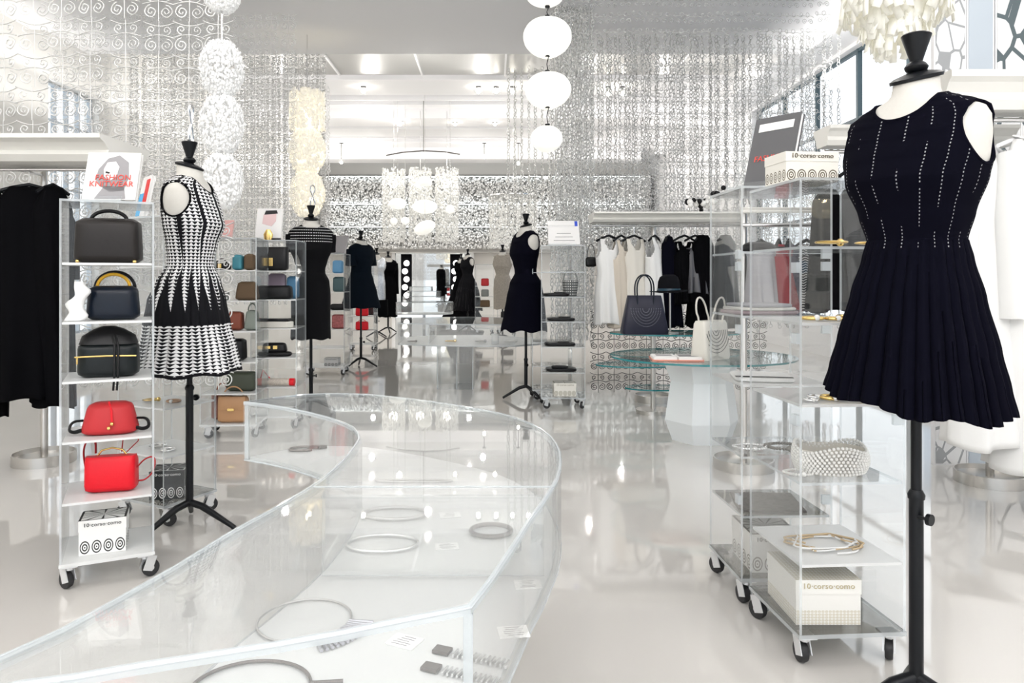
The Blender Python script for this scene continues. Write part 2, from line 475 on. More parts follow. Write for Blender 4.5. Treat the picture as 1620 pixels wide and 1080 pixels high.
# shop front behind the camera: an opening glazed nearly wall to wall
m = MB()
m.box(((XL + XR) / 2, YF - .1, 4.2), (XR - XL + .4, .2, .8)); m.box((XL + .3, YF - .1, 1.9), (.6, .2, 3.8)); m.box((XR - .3, YF - .1, 1.9), (.6, .2, 3.8))
struct(m.build('wall_front', WHITE))
# window lights
MULL = pbr('dark_window_frame', (.06, .10, .12), .4)
def window_wall(name, x, y0, y1, z0, z1, ys, zs, mat, w=.05):
    o = bpy.data.objects.new(name, None); C.objects.link(o); struct(o)
    m = MB()
    for y in ys: m.box((x, y, (z0 + z1) / 2), (.06, w, z1 - z0))
    for z in zs: m.box((x, (y0 + y1) / 2, z), (.05, y1 - y0, w * .8))
    f = m.build('window_frame', mat, o)
    g = MB().box((x, (y0 + y1) / 2, (z0 + z1) / 2), (.008, y1 - y0, z1 - z0)).build('window_pane', PANE, o)
    return o
window_wall('window_1', XR + .12, 2.6, 13.2, .5, 4.12, (2.63, 3.6, 4.8, 6.0, 7.2, 8.4, 9.57, 10.8, 12.0, 13.17), (.52, 2.0, 3.2, 4.1), MULL)
window_wall('window_2', XL - .12, 8.5, 9.6, .4, 3.45, (8.52, 8.8, 9.05, 9.3, 9.58), (.42, 1.0, 1.4, 1.8, 2.2, 2.6, 3.0, 3.43), pbr('pale_window_frame', (.5, .55, .6), .5), .025)
# a street building beyond the right-hand windows
FAC = pbr('facade_stone', (.45, .52, .6), .8); FACW = pbr('facade_window', (.16, .22, .3), .3)
bd = thing('street_building', 'blue-grey building across the street seen through the right-hand windows', 'building', (13, 9, 0))
m = MB().box((1.5, 0, 2.6), (3, 26, 5.2)); m.build('facade', FAC, bd)
m = MB()
for k in range(18):
    for z in (1.6, 3.9): m.box((-.02, -12 + k * 1.4, z), (.06, .8, 1.5))
m.build('window_row', FACW, bd)
MB().box((1.3, 0, 5.35), (3.4, 26.4, .3)).build('roof_edge', WHITE, bd)
struct(MB().box((11, 8, -.3), (12, 34, .1)).build('ground', pbr('pavement', (.4, .41, .43), .9)))

# window header strip, and the bright boxed beam along the window wall
struct(MB().box((XR - .35, 7, 4.38), (.7, 22, .42)).box((XR - .66, 7, 4.2), (.06, 22, .1)).build('trim_1', WHITE))
# ceiling beams
def beam(n, y0, y1, z0, z1=ZC, mat=CEIL, x0=XL, x1=XR - .7):
    struct(MB().box(((x0 + x1) / 2, (y0 + y1) / 2, (z0 + z1) / 2), (x1 - x0, y1 - y0, z1 - z0)).build('ceiling_beam_%d' % n, mat))
beam(1, 4.7, 8.2, 3.9)
beam(2, 8.2, 9.34, 3.98)
beam(3, 12.45, 13.5, 4.5)
beam(4, 15.0, 15.8, 4.4)
beam(5, 16.3, 17.2, 4.45)
beam(6, 19.5, 20.2, 4.3)
beam(7, 2.0, 3.8, 4.1)
# smaller ribs seen in the recesses
m = MB()
for y in (13.9, 14.3, 17.7, 18.2, 20.7): m.box(((XL + XR) / 2 - .35, y, 4.55), (XR - XL - .7, .08, .1))
struct(m.build('trim_2', CEIL))
m = MB().box(((XL + XR) / 2 - .35, 11.1, 4.575), (XR - XL - .7, 2.5, .04))
struct(m.build('ceiling_panel', GREYP))
m = MB()
for x in (-4, -2.6, -1.2, .2, 1.6, 3.0): m.box((x, 11.1, 4.55), (.03, 2.5, .05))
struct(m.build('trim_3', WHITE))

# back wall with mirror opening
mx0, mx1 = -3.0, -.62
struct(MB().box(((XL + mx0) / 2, YB + .1, 2.3), (mx0 - XL, .2, 4.6)).box(((mx1 + XR) / 2, YB + .1, 2.3), (XR - mx1, .2, 4.6)).box(((mx0 + mx1) / 2, YB + .1, 3.3), (mx1 - mx0, .2, 2.6)).build('wall_back', pbr('back_wall_paint', (.78, .76, .73), .6)))
struct(MB().box(((XL + XR) / 2, YB - .35, 4.1), (XR - XL, .3, .12)).build('trim_4', pbr('dark_trim', (.13, .13, .12), .5)))
struct(MB().box(((XL + XR) / 2, YB - .3, 1.92), (XR - XL, .5, .1)).build('trim_5', WARMW))
mr = thing('wall_mirror', 'large mirror on the back wall between two columns of round bulbs', 'mirror', (0, YB - .02, 0))
MB().box(((mx0 + mx1) / 2, .03, 1.0), (mx1 - mx0, .04, 1.84)).build('mirror_glass', pbr('mirror_glass', (.93, .96, .97), .02, metal=1), mr)
m = MB()
for x in (mx0, mx1): m.box((x, -.02, 1.0), (.1, .1, 1.84))
m.build('mirror_frame', WHITE, mr)
for side, x in (('left', -2.62), ('right', -1.14)):
    t = thing('vanity_light', 'black upright board of round bulbs at the %s of the mirror' % side, 'lamp', (x, YB - .12, 0), 0)
    MB().box((0, 0, .95), (.3, .06, 1.75)).build('board', BLK, t)
    for k in range(6):
        MB().ball((-.02 + .05 * (k % 2), -.1, .35 + k * .24), .085, 12, 8).build('bulb', VBULB, t, smooth=True)
#@@CURTAINS
# ------------------------------------------------------------------ hanging metal curtains
def quad_tube(pts, r, n=3, closed=False, flat=1.0):
    t = MB().tube(pts, r, n, closed, flat=flat); return t.v, [f for f in t.f if len(f) == 4]
def merge(parts):
    V = []; Q = []
    for v, f in parts:
        b = len(V); V += list(v); Q += [tuple(i + b for i in q) for q in f]
    return V, Q
def spiral(cx, cz, rad, turns, sgn, r, start=0.0, n=16, flat=1.0):
    pts = []
    k = int(n * turns)
    for i in range(k + 1):
        a = start + sgn * 2 * PI * turns * i / k; rr = rad * (1 - .82 * i / k)
        pts.append((cx + rr * math.cos(a), .1 * rad * math.sin(3 * a), cz + rr * math.sin(a)))
    return quad_tube(pts, r, 3, flat=flat)
def arc(x0, z0, x1, z1, bulge, r, n=8):
    pts = []
    for i in range(n + 1):
        t = i / n; pts.append((x0 + (x1 - x0) * t, 0, z0 + (z1 - z0) * t + bulge * math.sin(PI * t)))
    return quad_tube(pts, r, 3)
def scroll_unit(w, h, r):
    return merge([spiral(w * .26, h * .28, w * .22, 1.75, 1, r, PI / 2), spiral(w * .74, h * .28, w * .22, 1.75, -1, r, PI / 2),
                  spiral(w * .26, h * .74, w * .15, 1.25, -1, r, -PI / 2), spiral(w * .74, h * .74, w * .15, 1.25, 1, r, -PI / 2),
                  arc(0, h * .5, w, h * .5, h * .1, r), arc(0, h * .98, w, h * .98, -h * .12, r), arc(w * .5, 0, w * .5, h, 0, r * .7, 2)])
def ring_unit(w, h, r):
    def circ(cx, cz, rad): return quad_tube([(cx + rad * math.cos(a), 0, cz + rad * math.sin(a)) for a in [2 * PI * i / 10 for i in range(10)]], r, 3, True)
    return merge([spiral(w * .25, h * .3, w * .2, 1.4, 1, r, 0, 12), spiral(w * .75, h * .3, w * .2, 1.4, -1, r, PI, 12), circ(w * .5, h * .74, w * .13),
                  circ(w * .02, h * .74, w * .1), arc(0, h * .58, w * .5, h * .58, h * .09, r, 5), arc(w * .5, h * .58, w, h * .58, h * .09, r, 5)])
def curtain(name, label, x0, x1, y, z0, z1, w, h, r, unit, mat, wav=.03, group=None, dx=0.0, dy=0.0, ang=0.0):
    bv, bf = unit(w, h, r)
    nx = int((x1 - x0) / w); nz = int((z1 - z0) / h); tr = []
    for i in range(nx):
        ph = rng.uniform(-.3, .3)
        for k in range(nz):
            yy = wav * math.sin(i * .9 + ph) + .008 * rng.standard_normal()
            tr.append((rotm(0, 0, ph * .6), np.array((x0 + i * w, yy, z1 - (k + 1) * h))))
    V, Q = scatter(bv, bf, tr)
    xc = (x0 + x1) / 2; V[:, 0] -= xc
    o = np_object(name, V, Q, mat)
    o.location = (xc, y, 0); o.rotation_euler = (0, 0, ang)
    return tag(o, label, 'curtain', group, 'stuff')
curtain('scroll_curtain', 'big white wire scroll curtain behind the left clothes rack', -3.9, -1.55, 4.75, .16, 4.55, .2, .22, .0046, scroll_unit, CURTW)
curtain('scroll_curtain', 'pale grey wire scroll curtain hanging across the left, behind the white one', -4.6, -1.9, 7.6, .9, 3.86, .17, .18, .0042, scroll_unit, CURT)
curtain('scroll_curtain', 'dense silver scroll curtain furthest back on the left', -5.0, -2.3, 10.0, .9, 4.6, .15, .15, .006, scroll_unit, CURTD)
curtain('scroll_curtain', 'wire scroll curtain reaching the floor under the white dresses, reflections painted dark', .90, 2.6, 6.74, .02, .80, .15, .19, .0042, scroll_unit, pbr('reflection_dark_wire', (.10, .10, .10), .35, metal=.6))  # foot of the metal curtain, dark reflections put into the wire colour
curtain('ring_curtain', 'silver ring and spiral curtain behind the rack of white dresses', .64, 3.15, 6.72, .80, 3.88, .13, .15, .0030, ring_unit, CURTD)
curtain('ring_curtain', 'bright silver ring curtain hung in front of the street windows', 1.7, 4.3, 9.6, .6, 4.6, .15, .16, .0042, ring_unit, CURT)

def strand_curtain(name, label, x0, x1, y, z0, z1, sp, step, rad, mat, thick=.004, group=None, depth=.1, gloss=None):
    bv, bf = quad_tube([(rad * math.cos(a), 0, rad * 1.2 * math.sin(a)) for a in [2 * PI * i / 7 for i in range(7)]], thick, 3, True)
    tr = []
    x = x0
    while x < x1:
        z = z1; yy = rng.uniform(-depth, depth); zz0 = z0 + rng.uniform(0, .08)
        while z > zz0:
            tr.append((rotm(rng.uniform(-.5, .5), 0, rng.uniform(0, PI)), np.array((x + rng.uniform(-.006, .006), yy, z))))
            z -= step
        x += sp
    V, Q = scatter(bv, bf, tr); xc = (x0 + x1) / 2; V[:, 0] -= xc
    o = np_object(name, V, Q, mat); o.location = (xc, y, 0)
    return tag(o, label, 'curtain', group, 'stuff')
strand_curtain('ring_strand_curtain', 'tight twisted silver chain curtain behind the right-hand rack, below the soffit', .95, 3.9, 8.3, .5, 3.86, .05, .043, .019, CURTD, .0052)
strand_curtain('ring_strand_curtain', 'thick bright chain column beside the string of white globes', .62, 1.02, 7.5, .4, 3.88, .028, .04, .019, SHELL, .0065, depth=.16)
strand_curtain('ring_strand_curtain', 'loose white bead strands hanging in mid-air, centre of the room', .25, 1.35, 11.8, 1.9, 4.5, .11, .055, .024, SHELL, .009)
strand_curtain('ring_strand_curtain', 'pale chain curtain on the far left side of the room', -4.6, -2.9, 13.0, .6, 4.5, .07, .06, .026, CURT, .008)

def flake_curtain(name, label, x0, x1, y, z0, z1, n, mat, size=.05, depth=.12):
    s = size; bv = [(-s / 2, 0, -s / 2), (s / 2, 0, -s / 2), (s / 2, 0, s / 2), (-s / 2, 0, s / 2), (-s / 2, .003, -s / 2), (s / 2, .003, -s / 2), (s / 2, .003, s / 2), (-s / 2, .003, s / 2)]
    bf = [(0, 1, 2, 3), (7, 6, 5, 4), (0, 4, 5, 1), (2, 6, 7, 3), (1, 5, 6, 2), (3, 7, 4, 0)]
    tr = [(rotm(rng.uniform(-.5, .5), rng.uniform(0, PI), rng.uniform(-.8, .8)), np.array((rng.uniform(x0, x1), rng.uniform(-depth, depth), rng.uniform(z0, z1)))) for _ in range(n)]
    V, Q = scatter(bv, bf, tr); xc = (x0 + x1) / 2; V[:, 0] -= xc
    o = np_object(name, V, Q, mat); o.location = (xc, y, 0)
    return tag(o, label, 'curtain', None, 'stuff')
FLAKE = pbr('flake_metal', (.88, .88, .87), .3, metal=.45)
flake_curtain('flake_curtain', 'top tier of the shimmering flake curtain on the back wall', -4.9, 4.5, 20.9, 3.25, 4.0, 9000, FLAKE, .06)
flake_curtain('flake_curtain', 'middle tier of the shimmering flake curtain on the back wall', -4.9, 4.5, 21.0, 2.6, 3.2, 8000, FLAKE, .06)
flake_curtain('flake_curtain', 'lowest tier of the shimmering flake curtain, just above the mirror', -4.9, 4.5, 21.1, 1.97, 2.55, 8000, FLAKE, .06)
for i, z in enumerate((3.22, 2.57, 4.02)):
    struct(MB().box((-.2, 20.98, z), (9.4, .3, .03)).build('trim_%d' % (6 + i), WARMW))
#@@LAMPS
# ------------------------------------------------------------------ pendant lamps and ceiling fittings
def flake_shade(r0, h, n, zc, mat, size=(.04, .06), shape='ball', seed=1):
    g = np.random.default_rng(seed); a, b = size
    bv = [(-a / 2, 0, -b / 2), (a / 2, 0, -b / 2), (a / 2, 0, b / 2), (-a / 2, 0, b / 2), (-a / 2, .003, -b / 2), (a / 2, .003, -b / 2), (a / 2, .003, b / 2), (-a / 2, .003, b / 2)]
    bf = [(0, 1, 2, 3), (7, 6, 5, 4), (0, 4, 5, 1), (2, 6, 7, 3), (1, 5, 6, 2), (3, 7, 4, 0)]
    tr = []
    for _ in range(n):
        t = g.uniform(-1, 1); an = g.uniform(0, 2 * PI)
        rr = r0 * (math.sqrt(max(0.05, 1 - t * t * .85)) if shape == 'ball' else 1) * g.uniform(.86, 1.02)
        tr.append((rotm(g.uniform(-.4, .4), g.uniform(-.5, .5), an + PI / 2 + g.uniform(-.5, .5)), np.array((rr * math.cos(an), rr * math.sin(an), zc + t * h / 2))))
    return scatter(bv, bf, tr)
DISC = pbr('white_disc', (.93, .93, .92), .3, metal=.1, emis=(1, 1, 1), es=.12)
# silver disc chandelier, left
ch = thing('disc_chandelier', 'tall silver disc chandelier of round tiers above the patterned dress', 'chandelier', (*P(351, 440, 4.2)[:2], 0))
for k, (zc, r_, hh) in enumerate(((2.31, .125, .30), (1.99, .125, .32), (1.66, .12, .30), (2.72, .10, .15))):
    V, Q = flake_shade(r_, hh, 1100, zc, DISC, (.013, .02), 'ball', k + 3); np_object('shade', V, Q, DISC, ch)
MB().tube([(0, 0, 1.6), (0, 0, 4.58)], .006).build('rod', CHROME, ch)
# warm shell chandelier
WSH = pbr('warm_capiz', (.84, .82, .76), .4, emis=(1, .9, .70), es=.32)
ch = thing('shell_chandelier', 'warm glowing shell cylinder lamp above the black cap-sleeve dress', 'chandelier', (*P(486, 440, 8.6)[:2], 0))
for k, (zc, r_, hh) in enumerate(((3.08, .20, .42), (2.6, .21, .5), (2.1, .20, .5))):
    V, Q = flake_shade(r_, hh, 800, zc, WSH, (.04, .06), 'cyl' if k == 0 else 'ball', k + 13); np_object('shade', V, Q, WSH, ch)
    MB().ball((.03, 0, zc - .05), .045, 10, 8).build('bulb', emit('warm_bulb', (1, .85, .55), 22), ch, smooth=True)
MB().tube([(0, 0, 1.9), (0, 0, 3.98)], .006).build('rod', CHROME, ch)
# near shell chandelier, upper right
ch = thing('petal_chandelier', 'large cream petal chandelier hanging above the right mannequin', 'chandelier', (*P(1418, 440, 2.9)[:2], 0))
WSH2 = pbr('petal_shell', (.86, .85, .78), .5, emis=(1, .96, .84), es=.12)
V1, Q1 = flake_shade(.20, .34, 420, 2.32, WSH2, (.03, .085), 'cyl', 31); np_object('shade', V1, Q1, WSH2, ch)
V1, Q1 = flake_shade(.13, .22, 180, 2.12, WSH2, (.028, .08), 'ball', 32); np_object('shade', V1, Q1, WSH2, ch)
MB().ball((0, 0, 2.3), .05, 10, 8).build('bulb', emit('petal_bulb', (1, .9, .7), 4), ch, smooth=True)
MB().lathe([(.02, 2.5), (.21, 2.5), (.21, 2.52), (.02, 2.52)]).build('canopy', CHROME, ch)
MB().tube([(0, 0, 2.5), (0, 0, 4.12)], .006).build('rod', CHROME, ch)
# string of globes
gl = thing('globe_pendant', 'string of four glowing white glass globes hanging near the ceiling', 'pendant lamp', (*P(866, 440, 5.3)[:2], 0))
def gz(py): return CH - (py - CY) / F * 5.3
specs = [(-6, 29, 15, -4), (58, 37, 32, 0), (142, 37, 29, 1), (219, 26, 21, -1)]
for py, rx, ry, dx in specs:
    m = MB(); k = 5.3 / F
    m.ball((0, 0, 0), rx * k, 28, 18, ry / rx)
    for i, v in enumerate(m.v):
        x, y, z = v; a = math.atan2(y, x); f = 1 + .04 * math.sin(2 * a + py) ; m.v[i] = (x * f + dx * k, y * f, z * (1 + .06 * math.sin(a)) + gz(py))
    m.build('globe', GLOBE, gl, smooth=True)
m = MB()
pys = [-60, -20, 12, 26, 90, 113, 171, 198]
for a, b in ((12, 26), (90, 113), (171, 198), (-90, -22)):
    m.tube([(.008, 0, gz(a)), (-.004, 0, gz((a + b) / 2)), (.006, 0, gz(b))], .0035)
    m.lathe([(.018, 0), (.018, .012)], 10, (0, 0, gz(b) - .004)); m.lathe([(.018, 0), (.018, .012)], 10, (0, 0, gz(a)))
m.tube([(0, 0, gz(-90)), (0, 0, 3.9)], .0035)
m.build('cable', BLACK, gl)
# mobile of lamps at the back
mo = thing('lamp_mobile', 'thin curved bar mobile hanging before the back wall lamps', 'mobile', (*P(670, 440, 14.0)[:2], 0))
zb = CH + 200 / F * 14
m = MB().tube([(-.72, 0, zb - .07), (-.4, 0, zb - .01), (0, 0, zb + .02), (.4, 0, zb), (.7, 0, zb - .05)], .012)
m.tube([(0, 0, zb), (0, 0, 4.6)], .006); m.build('bar', pbr('dark_wood', (.1, .09, .08), .5), mo)
bmd = pbr('bead_strand', (.86, .86, .84), .3, metal=.2, emis=(1, .97, .9), es=.12)
for i, (px, lab) in enumerate(((623, 'left'), (665, 'middle'), (707, 'right'))):
    x, y, _ = P(px, 440, 15.0)
    t = thing('bead_lamp', 'cylindrical bead-strand lamp, %s of three in the back of the room' % lab, 'lamp', (x, y, 0), 0, 'bead-strand lamps at the back')
    V, Q = flake_shade(.24, 1.5, 1300, 2.6, bmd, (.03, .05), 'cyl', 40 + i); np_object('bead_shade', V, Q, bmd, t)
    MB().ball((0, -.05, 3.05), .09, 10, 8).build('bulb', emit('bead_bulb', (1, .95, .85), 8), t, smooth=True)
    MB().tube([(0, 0, 3.3), (0, 0, 4.55)], .006).build('rod', CHROME, t)
x, y, _ = P(812, 440, 15.6)
t = thing('bead_lamp', 'wide low bead-strand lamp between the mobile and the navy dress', 'lamp', (x, y, 0))
V, Q = flake_shade(.52, 1.1, 1500, 2.3, bmd, (.03, .05), 'cyl', 47); np_object('bead_shade', V, Q, bmd, t)
MB().tube([(0, 0, 2.8), (0, 0, 4.38)], .006).lathe([(.54, 2.85), (.54, 2.87)], 32).build('rod', CHROME, t)
for i, (px, py, rx, ry, lab) in enumerate(((629, 322, 14, 9, 'white dome lamp below the left bead lamp'), (672, 327, 20, 11, 'widest oval white lamp above the mirror'), (672, 360, 17, 11, 'tilted oval white lamp just above the mirror'),
                                       (712, 331, 7, 7, 'small round lamp below the right bead lamp'), (623, 350, 6, 6, 'small round lamp, left of the close pair above the mirror'), (641, 349, 7, 6, 'small round lamp, right of the close pair above the mirror'), (672, 287, 11, 8, 'small oval lamp in front of the middle bead lamp'))):
    Y = (14.2, 14.35, 13.95, 14.2, 14.2, 14.3, 13.5)[i]; x, y, z = P(px, py, Y); k = Y / F
    t = thing('oval_pendant', lab, 'pendant lamp', (x, y, z), 0, 'small white pendants over the mirror')
    m = MB().ball((0, 0, 0), rx * k, 16, 10, ry / rx)
    if i == 2: m.v = [(v[0], v[1], v[2] + .25 * v[0]) for v in m.v]
    m.build('globe', GLOBE, t, smooth=True)
    MB().tube([(0, 0, ry * k), (0, 0, 4.6 - z)], .004).build('cable', CHROME, t)
# glass ball spotlights
SPG = clear('spot_glass', ior=1.35, haze=.02)
def spot(px, py, Y, zc, lab):
    x, y, z = P(px, py, Y)
    t = thing('ceiling_spotlight', lab, 'spotlight', (x, y, z), 0, 'glass ball ceiling spotlights')
    MB().ball((0, 0, 0), .085, 16, 12).build('glass_ball', SPG, t, smooth=True)
    MB().ball((0, 0, -.03), .036, 10, 8).build('bulb', BULB, t, smooth=True)
    MB().tube([(0, 0, .05), (0, 0, zc - z)], .008).lathe([(.05, zc - z - .015), (.05, zc - z)], 14).build('mount', BLACK, t)
spot(575, 142, 12.9, 4.5, 'glass ball spotlight alone on the ceiling beam, above the dark green dress')
spot(757, 142, 12.9, 4.5, 'glass ball spotlight, leftmost of the row beside the globe string')
spot(785, 142, 12.9, 4.5, 'glass ball spotlight, second of the row beside the globe string')
spot(811, 142, 12.9, 4.5, 'glass ball spotlight, third of the row beside the globe string')
spot(836, 142, 12.9, 4.5, 'glass ball spotlight nearest the globe string')
spot(720, 194, 15.4, 4.4, 'glass ball spotlight on the rear beam, left of the pair')
spot(783, 194, 15.4, 4.4, 'glass ball spotlight on the rear beam, right of the pair')
spot(962, 146, 12.9, 4.5, 'glass ball spotlight seen through the ring curtain, left')
spot(985, 146, 12.9, 4.5, 'glass ball spotlight seen through the ring curtain, right')
spot(540, 255, 18.8, 4.6, 'tiny glass ball spotlight at the far back, left side')
spot(820, 257, 18.8, 4.6, 'tiny glass ball spotlight at the far back, right side')
spot(766, 247, 18.8, 4.6, 'tiny glass ball spotlight at the far back, centre')
t = thing('recessed_lamp', 'single bright recessed bulb in the white ceiling beam', 'lamp', P(632, 181, 15.3)[:2] + (4.38,))
MB().ball((0, 0, -.02), .06, 12, 8).build('bulb', BULB, t, smooth=True); MB().lathe([(.09, 0), (.09, .018)], 16).build('collar', WHITE, t)
t = thing('dome_camera', 'small chrome security camera dome under the ceiling beam', 'camera', P(694, 22, 6.6)[:2] + (3.9,))
MB().lathe([(.065, -.1), (.065, 0)], 20).build('housing', WHITE, t, smooth=True)
m = MB().ball((0, 0, 0), .058, 18, 12); m.v = [(v[0], v[1], min(v[2], 0) - .1) for v in m.v]
m.build('dome', pbr('tinted_dome', (.25, .27, .3), .08, metal=.8), t, smooth=True)
#@@MANNEQUINS
# ------------------------------------------------------------------ mannequins and dresses
BODY = [(0, .052, .054, .052), (-.03, .054, .056, .054), (-.045, .068, .06, .056), (-.058, .098, .064, .06), (-.072, .132, .068, .066), (-.088, .158, .074, .07), (-.11, .170, .085, .074),
        (-.15, .172, .10, .080), (-.20, .166, .118, .083), (-.25, .155, .132, .080), (-.33, .124, .103, .076), (-.40, .104, .088, .076), (-.43, .104, .086, .076), (-.5, .100, .078, .072), (-.58, .100, .075, .07), (-.66, .100, .075, .07)]
def interp(tab, z):
    if z >= tab[0][0]: return tab[0][1:]
    for a, b in zip(tab, tab[1:]):
        if b[0] <= z <= a[0]:
            t = (z - a[0]) / (b[0] - a[0]); t = t * t * (3 - 2 * t) * .5 + t * .5
            return tuple(p + (q - p) * t for p, q in zip(a[1:], b[1:]))
    return tab[-1][1:]
def mannequin(label, X, Y, cap_top, th, wire=True, k=1.0, kx=1.0, pole_z=None, foot=True, legrot=.4, knob=True):
    """cap_top: height of the top of the black finial"""
    t = thing('mannequin', label, 'mannequin', (X, Y, 0), th, None)
    n0 = cap_top - .115                      # top of the neck
    rings = []
    zs = [-.66 + .66 * i / 60 for i in range(61)]
    for z in zs:
        a, bf, bb = interp(BODY, z); rings.append((n0 + z * k, a * kx, bf * kx, bb * kx, 0, 0, 2.25 if z < -.05 else 2.0))
    m = MB().loft(rings, 40)
    tilt = [(v[0], v[1], v[2] + (.25 * v[1] if v[2] > n0 - .02 else 0)) for v in m.v]; m.v = tilt
    m.build('torso', TORSO, t, smooth=True)
    m = MB().loft([(n0, .058, .058, .058), (n0 + .008, .06, .06, .06), (n0 + .014, .05, .05, .05), (n0 + .022, .022, .022, .022)], 28)
    m.v = [(v[0], v[1], v[2] + .25 * v[1] + .001) for v in m.v]
    m.loft([(n0 + .018 + h, r, r, r) for r, h in ((.012, 0), (.024, .008), (.027, .016), (.022, .024), (.014, .03), (.017, .04), (.028, .075), (.034, .094), (.031, .097))], 24)
    m.build('neck_cap', BLACK, t, smooth=True)
    if wire:
        pts = [(.018 * math.sin(a * 2) + .012, 0, n0 + .11 + .17 * (1 - math.cos(a)) / 2) for a in [2 * PI * i / 26 for i in range(26)]]
        MB().tube(pts, .0062, 6, True).build('wire_loop', CHROME, t, smooth=True)
    zp = n0 - .6
    zj = .36 if pole_z is None else pole_z
    MB().tube([(0, 0, zj - .02), (0, 0, zp)], .0125, 14).build('pole', BLACK, t, smooth=True)
    MB().tube([(0, 0, .1), (0, 0, zj + .0)], .0165, 14).lathe([(.019, zj - .01), (.02, zj), (.014, zj + .012)], 16).build('lower_tube', BLACK, t, smooth=True)
    if knob: MB().tube([(0, -.01, zj - .05), (.035, -.012, zj - .05)], .004).tube([(.034, -.012, zj - .05), (.044, -.012, zj - .05)], .014, 14).build('knob', BLACK, t, smooth=True)
    for i in range(3):
        a = legrot + i * 2 * PI / 3
        MB().tube([(0, 0, .115), (.06 * math.cos(a), .06 * math.sin(a), .10), (.2 * math.cos(a), .2 * math.sin(a), .022), (.215 * math.cos(a), .215 * math.sin(a), .012)], [.016, .016, .011, .011], 8).build('leg', BLACK, t, smooth=True)
    return n0
def dress(name, label, X, Y, n0, th, mat, skirt, k=1.0, kx=1.0, tilt=0.0, pleats=0, pamp=.012, neck=(-.048, .75), arm=True, wob=.006, off=.006, trim=True, zhem=None, cat='dress', sleeve=None, armz=-.152, seed=0, nz=150, group=None):
    """skirt: list of (z, a, bf, bb) continuing below the waist"""
    tab = [r for r in BODY if r[0] > skirt[0][0] + .01] + skirt
    zb = skirt[-1][0]; rings = []
    for i in range(nz + 1):
        z = zb + (0 - zb) * i / nz
        a, bf, bb = interp(tab, z); g = off if z > -.43 else off
        rings.append((n0 + z * k, (a + g) * kx, (bf + g) * kx, (bb + g) * kx, 0, 0, 2.25 if z < -.05 else 2.0))
    zw = skirt[0][0] * k + n0; zh = zb * k + n0
    def fn(x, y, z, t, v):
        if z < zw and pleats:
            q = min(1, (zw - z) / (zw - zh)); s = abs(math.sin(t * pleats / 2 + .3 * math.sin(3 * t + seed))) * 2 - 1
            f = 1 + s * pamp * (.25 + q) / max(.05, math.hypot(x, y)); x *= f; y *= f
        if z < zw and not pleats:
            q = (zw - z) / (zw - zh); f = 1 + .03 * q * math.sin(5 * t + seed); x *= f; y *= f
        if z < zh + .05: z += wob * math.sin(7 * t + seed) * (1 - (z - zh) / .05)
        if tilt and z < zw: z += tilt * x * (zw - z) / (zw - zh)
        return x, y, z
    ry, rz = .060 * kx, .073 * k; az = n0 + armz * k; ay = -.008
    nw = .080 * kx
    def zneck(x, y):
        if neck[0] < -.2: return n0 + neck[0] * k
        if abs(x) > nw: return n0 + 1
        return n0 - .044 * k - (neck[1] * .085 if y < 0 else .006) * math.sqrt(1 - (x / nw) ** 2)
    def skip(x, y, z):
        if z > zneck(x, y): return True
        if arm and abs(x) > .10 * k and ((y - ay) / ry) ** 2 + ((z - az) / rz) ** 2 < 1: return True
        return False
    t = thing(name, label, cat, (X, Y, 0), th, group)
    m = MB().loft(rings, 160 if pleats else 96, (False, False), 0, fn, skip)
    def surf(z):
        a, bf, bb = interp(tab, (z - n0) / k); return (a + off) * kx, (bf + off) * kx, (bb + off) * kx
    o = m.build('dress_body', mat, t, smooth=True)
    so = o.modifiers.new('cloth', 'SOLIDIFY'); so.thickness = .003; so.offset = 1
    if trim:
        m = MB()
        if arm:
            for sx in (-1, 1):
                pts = []
                for i in range(30):
                    an = 2 * PI * i / 30; y = ay + ry * 1.02 * math.cos(an); z = az + rz * 1.02 * math.sin(an)
                    a, bf, bb = surf(z); b_ = bf if y < 0 else bb
                    x = a * (max(0, 1 - abs(y / b_) ** 2.25)) ** (1 / 2.25)
                    pts.append((sx * x, y, z))
                m.tube(pts, .0048, 6, True)
        pts = []
        for i in range(44):
            an = 2 * PI * i / 44; x = nw * .995 * math.cos(an); y = math.sin(an); z = zneck(x, y)
            a, bf, bb = surf(z); x = max(-a * .999, min(a * .999, x))
            pts.append((x, (bf if y < 0 else bb) * (1 - abs(x / a) ** 2.15) ** (1 / 2.15) * (-1 if y < 0 else 1), z))
        m.tube(pts, .005, 6, True)
        m.build('binding', sleeve if sleeve else (BLK if mat in (KNIT,) else NAVY), t, smooth=True)
    return t
def sleeves(t, n0, mat, length, k=1.0, drop=.9, rad=(.062, .058)):
    for sx in (-1, 1):
        p0 = Vector((sx * .135, 0, n0 - .125)); d = Vector((sx * (1 - drop), -.04, -drop)).normalized()
        pts = [tuple(p0 + d * length * q) for q in (0, .25, .5, .75, 1)]
        MB().tube(pts, [rad[0], rad[0] * 1.02, (rad[0] + rad[1]) / 2, rad[1], rad[1]], 18, flat=1.15).build('sleeve', mat, t, smooth=True)

# 1: navy pleated dress, near right
n0 = mannequin('black-poled mannequin standing nearest the camera at right', 1.048, 1.8, 1.703, R(-60), wire=False, pole_z=.565, kx=.98, legrot=.1)
dress('pleated_dress', 'navy sleeveless knit dress with pleated skirt, largest, at the right', 1.048, 1.8, n0, R(-60), NAVYDOT,
      [(-.395, .104, .088, .076), (-.44, .112, .10, .095), (-.53, .134, .127, .121), (-.65, .161, .157, .15), (-.73, .178, .175, .168), (-.79, .191, .187, .18)], pleats=34, pamp=.008, wob=.007, nz=240, kx=.98, tilt=-.12)
